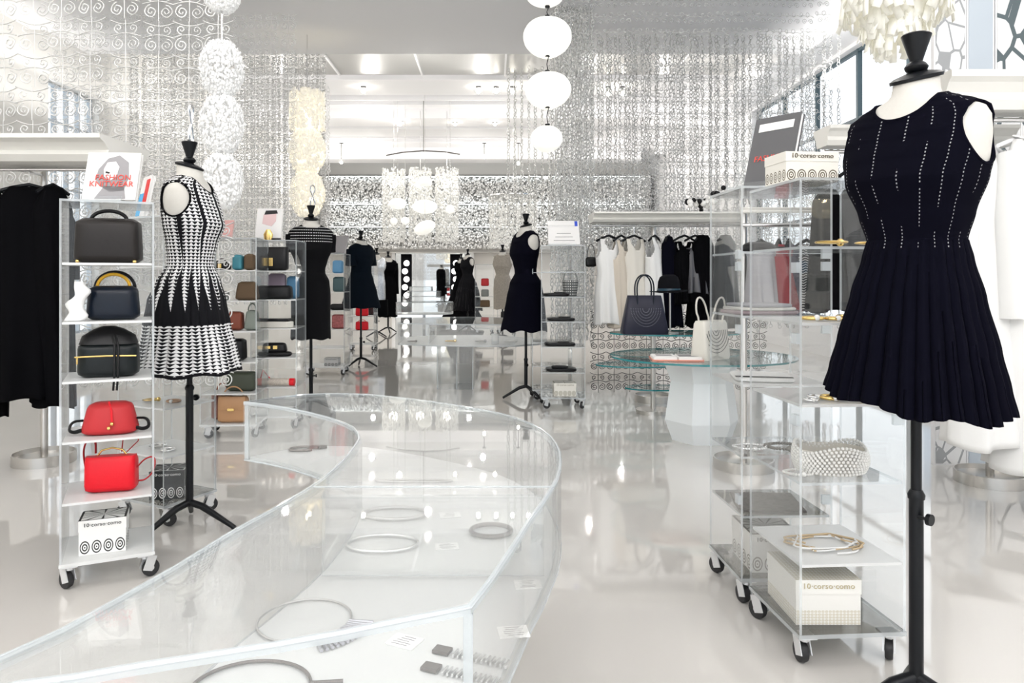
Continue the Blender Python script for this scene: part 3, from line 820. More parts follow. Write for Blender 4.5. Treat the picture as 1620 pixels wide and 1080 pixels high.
# 2: arrow pattern knit dress, left
n0 = mannequin('cream-necked mannequin at left with a silver wire loop on its cap', -1.336, 3.2, 1.70, R(88), k=1.0, pole_z=.62)
dress('patterned_dress', 'black and white arrow-patterned sleeveless knit dress on the left mannequin', -1.336, 3.2, n0, R(88), KNIT,
      [(-.43, .104, .086, .076), (-.50, .145, .11, .115), (-.58, .165, .13, .15), (-.7, .18, .15, .17), (-.80, .20, .175, .18), (-.895, .225, .195, .2)], pleats=26, pamp=.006, neck=(-.05, .8), nz=220)
# 3: black fitted dress with banded shoulders
X, Y, _ = P(492, 440, 5.9)
n0 = mannequin('mannequin behind the display case wearing the black banded dress', X, Y, 1.69, R(18))
d = dress('banded_dress', 'black fitted knee dress with white dotted shoulder bands', X, Y, n0, R(18), BANDED,
      [(-.43, .104, .086, .076), (-.5, .138, .11, .11), (-.62, .148, .12, .125), (-.8, .146, .12, .12), (-.965, .150, .12, .12)], arm=False, neck=(-.045, .35), trim=False)
sleeves(d, n0, BANDED, .14, rad=(.056, .05), drop=.97)
# 4: dark short-sleeved dress
X, Y, _ = P(571, 440, 9.0)
n0 = mannequin('mannequin wearing the dark teal short-sleeved dress', X, Y, 1.69, R(50), legrot=1)
TEALD = pbr('dark_teal_fabric', (.003, .006, .011), .9, spec=.08)
d = dress('swing_dress', 'dark teal short-sleeved swing dress in the middle left distance', X, Y, n0, R(50), TEALD,
      [(-.40, .125, .10, .09), (-.5, .150, .13, .13), (-.65, .19, .17, .17), (-.84, .235, .2, .2)], arm=False, neck=(-.06, .3), trim=False)
sleeves(d, n0, TEALD, .20, drop=.93, rad=(.066, .07))
# 5: navy dress centre right
X, Y, _ = P(832, 440, 6.65)
n0 = mannequin('mannequin on a tripod right of the middle display case', X, Y, 1.69, R(-62), wire=False, legrot=.2)
dress('navy_dress', 'dark navy sleeveless flared dress right of the middle display case', X, Y, n0, R(-62), NAVY,
      [(-.43, .104, .086, .076), (-.52, .145, .13, .125), (-.66, .165, .16, .15), (-.8, .18, .185, .165), (-.95, .2, .215, .18)], wob=.012)
# 6: grey lace dress
X, Y, _ = P(795, 440, 12.6)
n0 = mannequin('white mannequin wearing the grey lace dress in the distance', X, Y, 1.68, R(-10), wire=False)
dress('lace_dress', 'grey lace sleeveless dress in the distance, left of the navy dress', X, Y, n0, R(-10), pbr('grey_lace', (.32, .29, .25), .8, noise=.3, nscale=40),
      [(-.43, .118, .09, .078), (-.5, .14, .11, .11), (-.65, .15, .12, .125), (-1.0, .15, .12, .12)], neck=(-.09, .3), nz=70, trim=False)
# 7: black dress with grey skirt
X, Y, _ = P(740, 440, 15.0)
n0 = mannequin('distant mannequin standing right of the mirror in a black and grey dress', X, Y, 1.70, R(-50), wire=False)
dress('two_tone_dress', 'black dress with grey pleated skirt beside the mirror', X, Y, n0, R(-50), dotted_navy('two_tone', 24, .0, .42, (.01, .01, .012), (.16, .16, .16)),
      [(-.43, .118, .09, .078), (-.6, .19, .15, .15), (-.8, .24, .2, .2), (-1.15, .30, .26, .26)], pleats=20, nz=70, trim=False)
# 8 sequin, 9 black coat
X, Y, _ = P(596, 440, 13.4)
n0 = mannequin('distant mannequin in the silver sequin top, left of the mirror', X, Y, 1.66, R(20), wire=False)
dress('sequin_dress', 'silver sequin shift dress left of the mirror', X, Y, n0, R(20), SEQ, [(-.40, .13, .1, .09), (-.55, .15, .12, .12), (-.86, .155, .13, .13)], nz=70, trim=False)
dress('black_skirt', 'black full skirt under the silver sequin top', X, Y, n0, R(20), BLK, [(-.5, .155, .12, .125), (-.8, .19, .16, .16), (-1.13, .2, .17, .17)], neck=(-.84, 0), arm=False, nz=70, trim=False, cat='skirt', off=.012)
X, Y, _ = P(614, 440, 14.6)
n0 = mannequin('distant mannequin in a long-sleeved black coat beside the mirror post', X, Y, 1.64, R(25), wire=False)
d = dress('black_coat', 'long-sleeved black coat beside the mirror post', X, Y, n0, R(25), BLK, [(-.43, .13, .1, .09), (-.6, .16, .13, .13), (-1.2, .185, .15, .15)], arm=False, nz=70, trim=False, cat='coat')
sleeves(d, n0, BLK, .62, drop=.95, rad=(.06, .045))
X, Y, _ = P(730, 440, 16.5)
n0 = mannequin('distant mannequin carrying the long black gown with a train', X, Y, 1.66, R(-20), wire=False)
d = dress('train_gown', 'long black gown with a trailing train beside the mirror', X, Y, n0, R(-20), BLK, [(-.43, .118, .09, .078), (-.7, .2, .17, .17), (-1.1, .34, .3, .3), (-1.45, .5, .4, .4)], nz=70, trim=False)
#@@UNITS
# ------------------------------------------------------------------ acrylic shelf units on castors
def caster(t, x, y, a):
    c = MB().box((x, y, .086), (.05, .05, .006)).tube([(x, y, .083), (x, y, .07)], .012, 8)
    for s in (-1, 1):
        dx, dy = -math.sin(a) * s * .015, math.cos(a) * s * .015
        M = Matrix.Rotation(a, 3, 'Z') @ Matrix.Rotation(.35, 3, 'Y')
        c.box((x + dx + .012 * math.cos(a), y + dy + .012 * math.sin(a), .053), (.034, .003, .055), M=M)
    o = c.build('caster_fork', pbr_fork, t)
    wx, wy = x + .02 * math.cos(a), y + .02 * math.sin(a)
    pr = [(-.011, .024), (-.010, .029), (0, .031), (.010, .029), (.011, .024)]
    m = MB(); pts = [(wx - math.sin(a) * q, wy + math.cos(a) * q, .0315) for q, _ in pr]
    m.tube(pts, [r for _, r in pr], 20)
    w_ = m.build('wheel', RUB, o, smooth=True)
    MB().tube([(wx - math.sin(a) * -.012, wy + math.cos(a) * -.012, .0315), (wx - math.sin(a) * .012, wy + math.cos(a) * .012, .0315)], .009, 10).build('hub', pbr_fork, w_ if False else o)
pbr_fork = pbr('nickel_fork', (.75, .76, .77), .3, metal=.5)
ZS = [1.155, .946, .737, .525, .31]
def sm(pts, n=2):
    for _ in range(n):
        q = [pts[0]]
        for a, b in zip(pts, pts[1:]):
            q.append(tuple(.75 * u + .25 * v for u, v in zip(a, b))); q.append(tuple(.25 * u + .75 * v for u, v in zip(a, b)))
        q.append(pts[-1]); pts = q
    return pts
def unit(label, fx, fy, w, d, rz, shelves=ZS, smats=None, top=1.37, base=BOARD, front=False, back=True, castang=(.5, 1.2, 2.5, 4.0), group='clear acrylic shelf units on castors', hinges=()):
    """origin: front-left corner, x along the front, y to the back"""
    t = thing('shelf_unit', label, 'shelf unit', (fx, fy, 0), rz, group); T_ = .007
    for x in (T_ / 2, w - T_ / 2): MB().box((x, d / 2, (.1 + top) / 2), (T_, d, top - .1), edge=1, thin=0).build('side_panel', [ACR, EDGE], t)
    if back: MB().box((w / 2, d - T_ / 2, (.1 + top) / 2), (w - 2 * T_, T_, top - .1), edge=1, thin=1).build('back_panel', [ACR, EDGE], t)
    if front:
        MB().box((w / 2, T_ / 2 - .012, (.12 + top) / 2), (w, T_, top - .14), edge=1, thin=1).build('door', [ACR, EDGE], t)
        m = MB()
        for z in (.3, .75, 1.2): m.box((.02, -.006, z), (.03, .02, .035))
        m.build('hinge', EDGE, t)
    if hinges:
        for z in hinges:
            MB().box((-.001, .02, z), (.012, .03, .03)).build('hinge', EDGE, t); MB().box((w - .02, .004, z), (.03, .012, .03)).build('hinge', EDGE, t)
    MB().box((w / 2, d / 2, top + .004), (w, d, .008), edge=1, thin=2).build('top_panel', [ACR, EDGE], t)
    MB().box((w / 2, d / 2, .095), (w + .004, d + .004, .012), edge=1, thin=2).build('base_board', [base, EDGE if base is not BOARD else BOARD], t)
    for i, z in enumerate(shelves):
        sm = (smats[i] if smats else BOARD)
        MB().box((w / 2, d / 2, z - .004), (w - 2 * T_ - .002, d - T_ - .004, .008), edge=1, thin=2).build('shelf', [sm, EDGE if sm is not BOARD else BOARD], t)
    for (x, y), a in zip(((.03, .03), (w - .03, .03), (w - .03, d - .03), (.03, d - .03)), castang): caster(t, x, y, a)
    def at(u, v, z=.101): # local to world
        c, s = math.cos(rz), math.sin(rz); return (fx + u * c - v * s, fy + u * s + v * c, z)
    return at
#@@BAGS
def rounded(w, d, h, z0=0, taper=1.0, e=5, bulge=.0, seg=40, nr=12, re=.02):
    rings = []
    for i in range(nr + 1):
        q = i / nr; z = z0 + h * q; s = 1 + (taper - 1) * q
        ed = min(q, 1 - q) * h; c = 0 if ed > re else re * (1 - math.sqrt(max(0, 1 - ((re - ed) / re) ** 2)))
        b = 1 + bulge * math.sin(PI * q)
        rings.append((z, w / 2 * s - c, d / 2 * b * s - c, d / 2 * b * s - c, 0, 0, e))
    return rings
def handle(w, h, z, r=.005, y=0, n=18, e=1.0):
    return [(w / 2 * math.cos(PI * i / n) , y, z + h * math.sin(PI * i / n) ** e) for i in range(n + 1)]
def bag(label, loc, rz, w, d, h, mat, taper=.95, hh=.0, hw=None, hmat=None, clasp=None, flap=None, name='handbag', cat='bag', hr=.005, two=False, zip_=False, e=5, group=None, strap=False, bulge=.08, feet=False):
    t = thing(name, label, cat, loc, rz, group)
    MB().loft(rounded(w, d, h, 0, taper, e, bulge)).build('body', mat, t, smooth=True)
    if flap:
        m = MB().loft([(z, a * 1.0, b, .0, 0, -.0, 6) for z, a, b in [(h * (1 - flap), w / 2 * .97, d / 2 + .006), (h * (1 - flap) + .01, w / 2 * .99, d / 2 + .009), (h * .9, w / 2 * taper * 1.01, d / 2 + .006), (h + .003, w / 2 * taper, d / 2 * .9)]], 36)
        m.build('flap', mat, t, smooth=True)
    if clasp: MB().box((0, -d / 2 - .012, h * clasp[2]), (clasp[0], .008, clasp[1])).build('clasp', GOLD, t, bevel=.002)
    if hh:
        ys = (-d * .28, d * .28) if two else (0,)
        for y in ys: MB().tube(handle(hw or w * .55, hh, h * .97, y=y), hr, 8).build('handle', hmat or mat, t, smooth=True)
    if zip_: MB().tube([(-w / 2 * .98, -d / 2 * 1.05, h * .62), (0, -d / 2 * 1.13, h * .64), (w / 2 * .98, -d / 2 * 1.05, h * .62)], .003, 6).tube([(-w / 2 * .9, -d / 2 * 1.1, h * .62), (-w / 2 * .9, -d / 2 * 1.1, h * .42)], .003).build('zip', GOLD, t)
    if feet:
        m = MB()
        for x in (-1, 1): m.ball((x * w * .42, -d * .4, .006), .007, 8, 6)
        m.build('foot_stud', GOLD, t)
    return t
def gift_box(label, loc, rz, w, d, h, fg, bg, lid_fg=None, big=True, pat='ring', nx=5):
    t = thing('gift_box', label, 'box', loc, rz, 'patterned boxes')
    if pat == 'ring': a = ring_print('ring_print', fg, bg, nx, .62, 1); b = fan_print('fan_print', fg, bg)
    elif pat == 'dense': a = ring_print('dense_print', fg, bg, 18, .45, 5); b = ring_print('dense_top', fg, bg, 18, 1.0, 18)
    MB().box((0, 0, h * .36), (w * .98, d * .98, h * .72)).build('box_body', a, t)
    lm = pbr('lid_paper', bg, .5)
    m = MB().box((0, 0, h * .84), (w, d, h * .32)); m.m = [0, 1, 0, 0, 0, 0]
    m.build('lid', [lm, b], t)
    text('10·corso·como', w * .118, pbr('print_ink', fg, .6), t, (0, -d / 2 - .001, h * .86), (R(90), 0, 0), sx=1.1)
    return t

K_ = (.02, .02, .02); CRM = (.80, .78, .72)
# --- left front unit
a1 = unit('front left clear acrylic shelf unit holding black and red bags', -1.51, 2.53, .30, .31, R(26), castang=(2.2, .4, 1.2, 4))
rz = R(26)
bag('large dark brown handbag with black handle on the top shelf at left', a1(.15, .13, 1.156), rz + R(-10), .225, .12, .165, L_BRN, taper=.94, hh=.035, hw=.12, hmat=L_BLK, hr=.007, clasp=None, feet=True)
b = bag('navy handbag with arched yellow and black handle, second shelf at left', a1(.165, .12, .947), rz + R(-8), .18, .11, .125, L_NAVY, taper=.9, hh=.0, e=3.5)
MB().tube(handle(.11, .05, .118), .006, 8).build('handle', YEL, b, smooth=True); MB().tube(handle(.135, .062, .115, y=.03), .006, 8).build('handle', L_BLK, b, smooth=True)
t = thing('white_scarf', 'folded white scarf leaning against the navy handbag', 'scarf', a1(.04, .07, .947), rz + R(-20))
m = MB().loft([(.001 + .14 * i / 14, .034 - .014 * i / 14 + .004 * math.sin(i * 1.3), .016, .012, .010 * math.sin(i * .8) + .03 * i / 14, 0, 2.6) for i in range(15)], 20)
m.build('folded_cloth', WFAB, t, smooth=True)
b = bag('dark green-black drawstring bag with gold zip, third shelf at left', a1(.15, .12, .738), rz + R(-8), .205, .12, .125, leather('bottle_black_leather', (.005, .008, .009), .32), taper=.98, e=3.5, zip_=True)
m = MB().loft([(.12, .098, .058, .058, 0, 0, 3.2), (.15, .088, .05, .05, 0, 0, 3), (.175, .05, .035, .035, 0, 0, 2.4), (.185, .02, .02, .02)], 30); m.build('gathered_top', L_BLK, b, smooth=True)
m = MB()
for x in (.03, .042): m.tube([(x - .02, -.03, .17), (x, -.075, .12), (x, -.078, .0), (x - .003, -.08, -.045)], .004, 6)
m.build('cord', L_BLK, b, smooth=True)
b = bag('soft red drawstring backpack lying on the fourth shelf at left', a1(.155, .12, .526), rz + R(-8), .20, .13, .115, L_REDD, taper=.72, e=2.8, bulge=.1)
m = MB().tube([(0, -.03, .118), (.012, -.055, .09), (.016, -.068, .05)], .004).build('cord', L_RED, b, smooth=True)
MB().ball((.016, -.072, .045), .007, 8, 6).ball((.006, -.073, .03), .007, 8, 6).build('cord_end', GOLD, b)
m = MB()
for sx in (-1, 1):
    m.tube(sm([(sx * .09, 0, .05), (sx * .125, -.01, .05), (sx * .135, -.02, .02), (sx * .115, -.03, .012), (sx * .09, -.03, .02)]), .009, 6, flat=.5)
m.build('shoulder_strap', L_BLK, b, smooth=True)
b = bag('bright red shoulder bag with gold handle on the fifth shelf at left', a1(.16, .12, .311), rz + R(-12), .175, .085, .13, L_RED, taper=.97, e=6, flap=.85)
MB().tube([(-.05, 0, .13), (-.035, 0, .15), (0, 0, .158), (.035, 0, .15), (.05, 0, .13)], .0035, 8).build('handle', GOLD, b, smooth=True)
m = MB()
m.tube(sm([(-.088, 0, .08), (-.102, .01, .15), (-.085, .01, .195), (-.058, .01, .19), (-.055, 0, .14)]), .009, 8, flat=.3)
m.tube(sm([(.085, 0, .08), (.11, .0, .11), (.142, .0, .12), (.15, 0, .09), (.135, 0, .05), (.11, 0, .03), (.09, 0, .03)]), .009, 8, flat=.3)
m.tube([(.03, .01, .14), (.035, .01, .19), (.05, .012, .195)], .006, 8, flat=.3); m.tube([(.05, .0, .14), (.09, .0, .18), (.088, .0, .2)], .006, 8, flat=.3)
m.build('shoulder_strap', L_REDD, b, smooth=True)
gift_box('white ring-printed gift box on the base of the front left unit', a1(.135, .12, .1015), rz + R(-4), .155, .125, .125, K_, (.85, .85, .83), nx=4)
# book on top
def book(label, loc, rz, w, h, th, cover, lean=.2, lie=False, name='book', cat='book'):
    t = thing(name, label, cat, loc, rz)
    if lie: t.rotation_euler = (0, 0, rz); MB().box((0, 0, th / 2), (w, h, th)).build('pages', PAPER, t); MB().box((0, 0, th + .0015), (w + .006, h + .006, .003)).build('cover', cover, t)
    else:
        t.rotation_euler = (-lean, 0, rz)
        MB().box((0, th / 2, h / 2), (w - .006, th, h - .006)).build('pages', PAPER, t); MB().box((0, -.002, h / 2), (w, .004, h)).box((0, th + .002, h / 2), (w, .004, h)).build('cover', cover, t)
    return t
def easel(label, loc, rz, w=.14):
    t = thing('book_stand', label, 'book stand', loc, rz, 'clear book stands')
    M = Matrix.Rotation(-.28, 3, 'X')
    MB().box((0, .03, .09), (w, .004, .18), M=M, edge=1, thin=1).build('back_plate', [ACR, EDGE], t)
    MB().box((0, -.02, .003), (w, .09, .006), edge=1, thin=2).build('base_plate', [ACR, EDGE], t)
    MB().box((0, -.062, .012), (w, .004, .018), edge=1, thin=1).build('lip', [ACR, EDGE], t)
GREYC = pbr('photo_grey', (.30, .29, .30), .5); SKIN = pbr('photo_pale', (.72, .70, .70), .5); REDI = pbr('red_ink', (.75, .08, .06), .5); PALE = pbr('cover_white', (.84, .83, .82), .5)
easel('clear book stand on top of the front left unit', a1(.15, .12, 1.379), rz + R(-22))
bk = book('white fashion book with a face in grey on the front left unit', a1(.15, .075, 1.386), rz + R(-22), .19, .19, .014, PALE, .30)
m = MB().poly([(-.03, .05), (.0, .03), (.05, .035), (.062, .09), (.055, .15), (.02, .178), (-.02, .165), (-.05, .12), (-.055, .08)], .0, .0012); m.v = [(x, -.005 - z, y) for x, y, z in m.v]; m.build('cover_photo_hair', GREYC, bk)
m = MB().poly([(-.025, .09), (.0, .075), (.02, .095), (.025, .13), (.01, .152), (-.02, .148), (-.03, .12)], .0, .0012); m.v = [(x, -.0068 - z, y) for x, y, z in m.v]; m.build('cover_photo_face', SKIN, bk)
m = MB().poly([(-.022, .105), (-.008, .102), (-.006, .108), (-.02, .111)], 0, .0012); m.v = [(x, -.0085 - z, y) for x, y, z in m.v]; m.build('cover_photo_lips', INK, bk)
m = MB().poly([(-.05, .004), (.06, .004), (.05, .05), (-.02, .055)], 0, .0012); m.v = [(x, -.005 - z, y) for x, y, z in m.v]; m.build('cover_photo_coat', GREYC, bk)
text('FASHION', .031, REDI, bk, (.008, -.009, .086), (R(90), 0, 0)); text('KNITWEAR', .031, REDI, bk, (.005, -.009, .06), (R(90), 0, 0))

# --- second left unit (turned)
a2 = unit('acrylic shelf unit standing behind the patterned dress at left', -1.72, 3.33, .31, .29, R(-27), castang=(3.5, .4, 1.2, 4), base=SMOKE, smats=[BOARD] * 5)
gift_box('black ring-printed gift box behind the left mannequin pole', a2(.2, .12, .1015), R(12), .15, .13, .13, (.75, .75, .74), (.02, .022, .024), nx=4)
def jewel(label, loc, kind, mat, s=1.0, rz=0, cat='bracelet', name=None, group=None):
    t = thing(name or cat.replace(' ', '_'), label, cat, loc, rz, group)
    if kind == 'ring':
        MB().tube([(.035 * s * math.cos(a), .035 * s * math.sin(a), .009 * s) for a in [2 * PI * i / 24 for i in range(24)]], .007 * s, 8, True).build('band', mat, t, smooth=True)
        MB().ball((0, -.035 * s, .012 * s), .011 * s, 10, 8).build('stone', PEARL, t, smooth=True)
    elif kind == 'cuff':
        m = MB()
        pts = [(.04 * s * math.cos(a), .03 * s * math.sin(a), .014 * s) for a in [.5 + 5.4 * i / 24 for i in range(25)]]
        m.tube(pts, [.012 * s] * 25, 8, flat=.4).build('band', mat, t, smooth=True)
        MB().ball((.04 * s * math.cos(.5), .03 * s * math.sin(.5), .014 * s), .013 * s, 8, 6).build('clasp', mat, t, smooth=True)
    elif kind == 'tray':
        MB().box((0, 0, .004), (.16 * s, .11 * s, .008)).build('pad', PAPER, t)
    return t
for i, (u, v, z, mt, lab) in enumerate(((.1, .1, .526, GOLD, 'gold and white bracelet, left one on the second unit shelf'), (.2, .14, .526, L_TAN, 'coral-coloured bracelet, right one on the second unit shelf'),
                                  (.12, .12, .311, SILVER, 'silver bracelet on the lower shelf behind the left mannequin'), (.21, .1, .311, SILVER, 'small silver ring bracelet on the lower shelf right of the left mannequin pole'))):
    jewel(lab, a2(u, v, z), 'ring' if i % 2 else 'cuff', mt, .8)
bk = book('leaning booklet with red and blue blocks behind the patterned dress', a2(-.01, .12, 1.3795), R(-50), .15, .21, .010, PALE, .2, name='booklet')
MB().box((.04, -.006, .13), (.05, .003, .12)).build('red_block', pbr('red_print', (.72, .04, .04), .5), bk); MB().box((-.03, -.006, .07), (.06, .003, .11)).build('blue_block', pbr('sky_print', (.10, .45, .8), .5), bk)
# --- third and fourth left units
a3 = unit('acrylic shelf unit with tan bags at its base, left of the black box bag', P(316, 440, 4.95)[0], 4.95, .38, .34, R(4))
a4 = unit('acrylic shelf unit with black bags left of the banded dress', P(396, 440, 5.25)[0], 5.25, .33, .34, R(3))
bag('tan satchel with gold clasp on the lowest board', a3(.2, .09, .1015), R(0), .20, .09, .18, L_TAN, taper=.97, hh=.07, hw=.14, clasp=(.045, .018, .52), flap=.5, e=7)
bag('rust brown bag tucked behind the tan satchel', a3(.09, .2, .1015), R(0), .14, .07, .19, L_RUST, taper=.97, hh=.07)
bag('small black bag with gold clasp on the third unit', a3(.11, .12, 1.156), 0, .13, .05, .05, L_BLK, clasp=(.025, .03, .6), hh=.03)
bag('teal box bag on the third unit', a3(.22, .14, 1.156), 0, .07, .08, .11, L_TEAL)
bag('brown leather bag beside the teal box bag', a3(.30, .14, 1.156), 0, .07, .08, .115, L_SUEDE)
bag('rolled dark grey clutch on the third unit', a3(.12, .1, .947), 0, .10, .08, .065, L_GREY, e=2.5)
bag('brown suede tote on the third unit', a3(.28, .15, .947), 0, .16, .1, .13, L_SUEDE, taper=.75)
bag('rust red bag in the middle of the third unit', a3(.2, .12, .738), 0, .12, .09, .13, L_RUST)
bag('grey-green trapezoid bag on the third unit', a3(.32, .12, .738), 0, .10, .09, .14, pbr('sage_leather', (.22, .25, .22), .5), taper=.7, hh=.05)
bag('black slouch bag on the lower middle of the third unit', a3(.17, .15, .526), 0, .2, .12, .15, L_BLK)
bag('dark green bag on the shelf above the tan satchel', a3(.24, .16, .311), 0, .2, .12, .13, pbr('moss_leather', (.05, .06, .04), .5))
bag('black box bag with square gold clasp on the fourth unit', a4(.135, .1, 1.156), 0, .225, .07, .17, L_BLK, taper=1.0, clasp=(.03, .06, .37), flap=.9, e=8, bulge=0)
bag('black wide duffel bag on the fourth unit', a4(.15, .1, .947), 0, .26, .12, .10, L_BLK, e=4)
bag('lilac box bag behind the black duffel', a4(.13, .25, .947), 0, .14, .06, .19, L_LILAC)
bag('blue folded bag behind the black duffel', a4(.25, .25, .947), 0, .09, .06, .17, L_BLUE)
t = thing('clutch', 'cream and black angular clutch with red end on the fourth unit', 'clutch bag', a4(.15, .1, .738))
MB().poly([(-.13, -.05), (.10, -.05), (.14, 0), (.10, .06), (-.13, .06)], 0, .045).build('body', L_CREAM, t, bevel=.006); MB().box((-.01, 0, .056), (.24, .09, .02)).build('flap', L_BLK, t, bevel=.004); MB().box((-.12, -.02, .064), (.03, .06, .012)).build('tab', L_RED, t, bevel=.003)
t = thing('belt_bag', 'glossy black buckled bag on a tray in the fourth unit', 'bag', a4(.15, .1, .526))
MB().loft(rounded(.25, .1, .035, 0, 1, 3)).build('base', L_BLK, t, smooth=True); MB().loft(rounded(.19, .09, .07, .03, .85, 3)).build('body', L_BLK, t, smooth=True)
MB().box((.02, -.055, .07), (.03, .01, .025)).box((-.025, -.055, .07), (.02, .01, .02)).build('buckle', GOLD, t)
t = thing('bottle_bag', 'beige beaded roll with red ends on the fourth unit', 'clutch bag', a4(.165, .08, .311))
m = MB().tube([(-.1, 0, .028), (.1, 0, .028)], .027, 16); m.build('body', pbr('beaded', (.62, .55, .48), .6, noise=.6, nscale=150), t, smooth=True)
MB().tube([(-.135, 0, .028), (-.1, 0, .028)], .0275, 16).tube([(.1, 0, .028), (.135, 0, .028)], .0275, 16).build('end_cap', L_RED, t, smooth=True)
MB().tube([(-.13, .03, .03), (-.11, .04, .11), (-.06, .04, .05)], .005).build('strap', L_RED, t, smooth=True)
easel('clear book stand on top of the fourth unit', a4(.1, .15, 1.379), 0, .2)
bk = book('pale book with a pink face on the fourth unit', a4(.1, .10, 1.386), 0, .19, .24, .014, PALE, .26)
m = MB().poly([(-.05, .12), (.02, .10), (.05, .14), (.05, .2), (.0, .225), (-.045, .19)], 0, .0012); m.v = [(x, -.005 - z, y) for x, y, z in m.v]; m.build('cover_face', pbr('pink_print', (.75, .55, .55), .6), bk)
m = MB().poly([(-.04, .19), (.06, .2), (.05, .225), (-.03, .222)], 0, .0012); m.v = [(x, -.0065 - z, y) for x, y, z in m.v]; m.build('cover_hair', INK, bk)
t = thing('mask_ornament', 'small gold mask ornament in front of the pink-faced book', 'ornament', a4(.12, .03, 1.379)); MB().loft([(0, .03, .01, .01), (.04, .035, .015, .01), (.075, .015, .008, .005)], 20).build('face_plate', GOLD, t, smooth=True); MB().box((.06, 0, .006), (.06, .03, .012)).build('foot', L_BRN, t)
easel('clear book stand above the third unit', a3(.1, .15, 1.379), 0, .18)
bk = book('pink and red magazine tilted on the third unit', a3(.1, .10, 1.386), 0, .17, .13, .01, pbr('pink_cover', (.72, .40, .38), .5), .4, cat='magazine', name='magazine')
# --- fifth and sixth left units, further back
a5 = unit('acrylic shelf unit right of the banded dress', P(480, 440, 8.2)[0], 8.2, .46, .36, 0)
easel('clear book stand above the fifth unit', a5(.34, .15, 1.379), 0, .2)
bk = book('tilted dark magazine on the unit right of the banded dress', a5(.34, .11, 1.386), R(-20), .24, .22, .012, GREYC, .4, cat='magazine', name='magazine')
bag('dark teal bag on the fifth unit', a5(.38, .12, .947), 0, .14, .1, .17, pbr('deep_teal', (.05, .1, .11), .5))
bag('black clutch on the middle shelf of the fifth unit', a5(.36, .12, .738), 0, .16, .08, .07, L_BLK)
bag('red patterned box bag on the fifth unit', a5(.37, .12, .526), 0, .15, .08, .16, pbr('red_pattern', (.35, .1, .1), .5, noise=.8, nscale=60))
gift_box('small ring-printed box on the base of the fifth unit', a5(.3, .12, .1015), 0, .16, .14, .09, K_, (.5, .5, .5), nx=4)
bag('grey bag at the upper left of the fifth unit', a5(.1, .15, .947), 0, .14, .1, .16, L_GREY)
bag('blue bag on the top shelf of the fifth unit', a5(.36, .15, 1.156), 0, .12, .1, .15, L_BLUE)
a6 = unit('distant acrylic shelf unit with two small red bags', P(550, 440, 11.0)[0], 11.0, .4, .36, 0)
bag('small round red bag, upper of two in the distance', a6(.2, .1, .526), 0, .2, .12, .13, L_RED, e=2.6, hh=.03)
bag('small round red bag, lower of two in the distance', a6(.2, .1, .311), 0, .2, .12, .13, L_RED, e=2.6, hh=.03)
bag('small black bag above the two distant red bags', a6(.2, .1, .738), 0, .2, .12, .09, L_BLK, e=2.6)
# --- middle right unit with flat black items
a7 = unit('acrylic shelf unit with flat black bags, right of the navy dress', P(856, 440, 6.1)[0], 6.1, .37, .34, R(-3), smats=[ACR] * 5, base=ACR)
a8 = unit('acrylic shelf unit just behind the flat black bags', P(842, 440, 6.55)[0], 6.55, .36, .3, 0, smats=[ACR] * 5, base=SMOKE, back=False)
t = thing('bucket_bag', 'grey woven bucket bag with arched handle, middle right unit', 'bag', a7(.25, .12, .9475), 0)
m = MB().loft([(0, .055, .045, .045, 0, 0, 3), (.13, .068, .055, .055, 0, 0, 3), (.135, .066, .053, .053, 0, 0, 3)], 30)
wv, wn_, wl_ = newmat('woven_leather'); x = NX(wv); u, v, _ = x.uv(); x.color(x.m('MULTIPLY', x.m('GREATER_THAN', x.m('FRACT', x.m('MULTIPLY', u, 40)), .6), x.m('GREATER_THAN', x.m('FRACT', x.m('MULTIPLY', v, 12)), .6)), (.05, .055, .055), (.6, .6, .58), wn_['Principled BSDF'].inputs['Base Color'])
m.build('body', wv, t, smooth=True); MB().tube(handle(.12, .10, .125), .005, 8).build('handle', L_GREY, t, smooth=True)
def flatbag(label, u, z, s=1.0, fold=False):
    t = thing('flat_clutch', label, 'clutch bag', a7(u, .12, z), 0)
    m = MB().loft([(0, .13 * s, .09, .09, 0, 0, 5), (.008, .138 * s, .095, .095, 0, 0, 5), (.022, .135 * s, .093, .093, 0, 0, 5), (.028, .11 * s, .08, .08, 0, 0, 4)], 36); m.build('body', L_BLK, t, smooth=True)
    if fold: MB().poly([(-.09, -.07), (.06, -.07), (-.04, -.02)], .028, .05).build('flap', L_BLK, t, bevel=.006)
    else: MB().box((.03, -.01, .032), (.1, .05, .006)).build('flap', L_BLK, t, bevel=.002)
flatbag('flat dark clutch lying under the woven bucket bag', .13, .9475, .8); flatbag('flat black clutch with thin grip, below the bucket bag', .17, .739, .85)
flatbag('long flat black clutch, second from the bottom of the middle right unit', .16, .527, .95); flatbag('folded black clutch, lowest in the middle right unit', .17, .312, .95, True)
gift_box('cream ring-printed box on the base of the middle right unit', a7(.2, .14, .1015), 0, .19, .15, .11, (.3, .28, .2), CRM, nx=5)
easel('clear book stand on the middle right unit', a7(.18, .15, 1.379), 0, .24)
bk = book('white poster book with a blue tab on the middle right unit', a7(.2, .12, 1.386), 0, .27, .24, .01, PALE, .5)
MB().box((.11, -.006, .21), (.025, .003, .05)).build('blue_tab', pbr('blue_print', (.03, .08, .6), .5), bk)
for i in range(3): MB().box((0, -.006, .04 + i * .035), (.18 - .03 * i, .002, .004)).build('text_line', GREYC, bk)
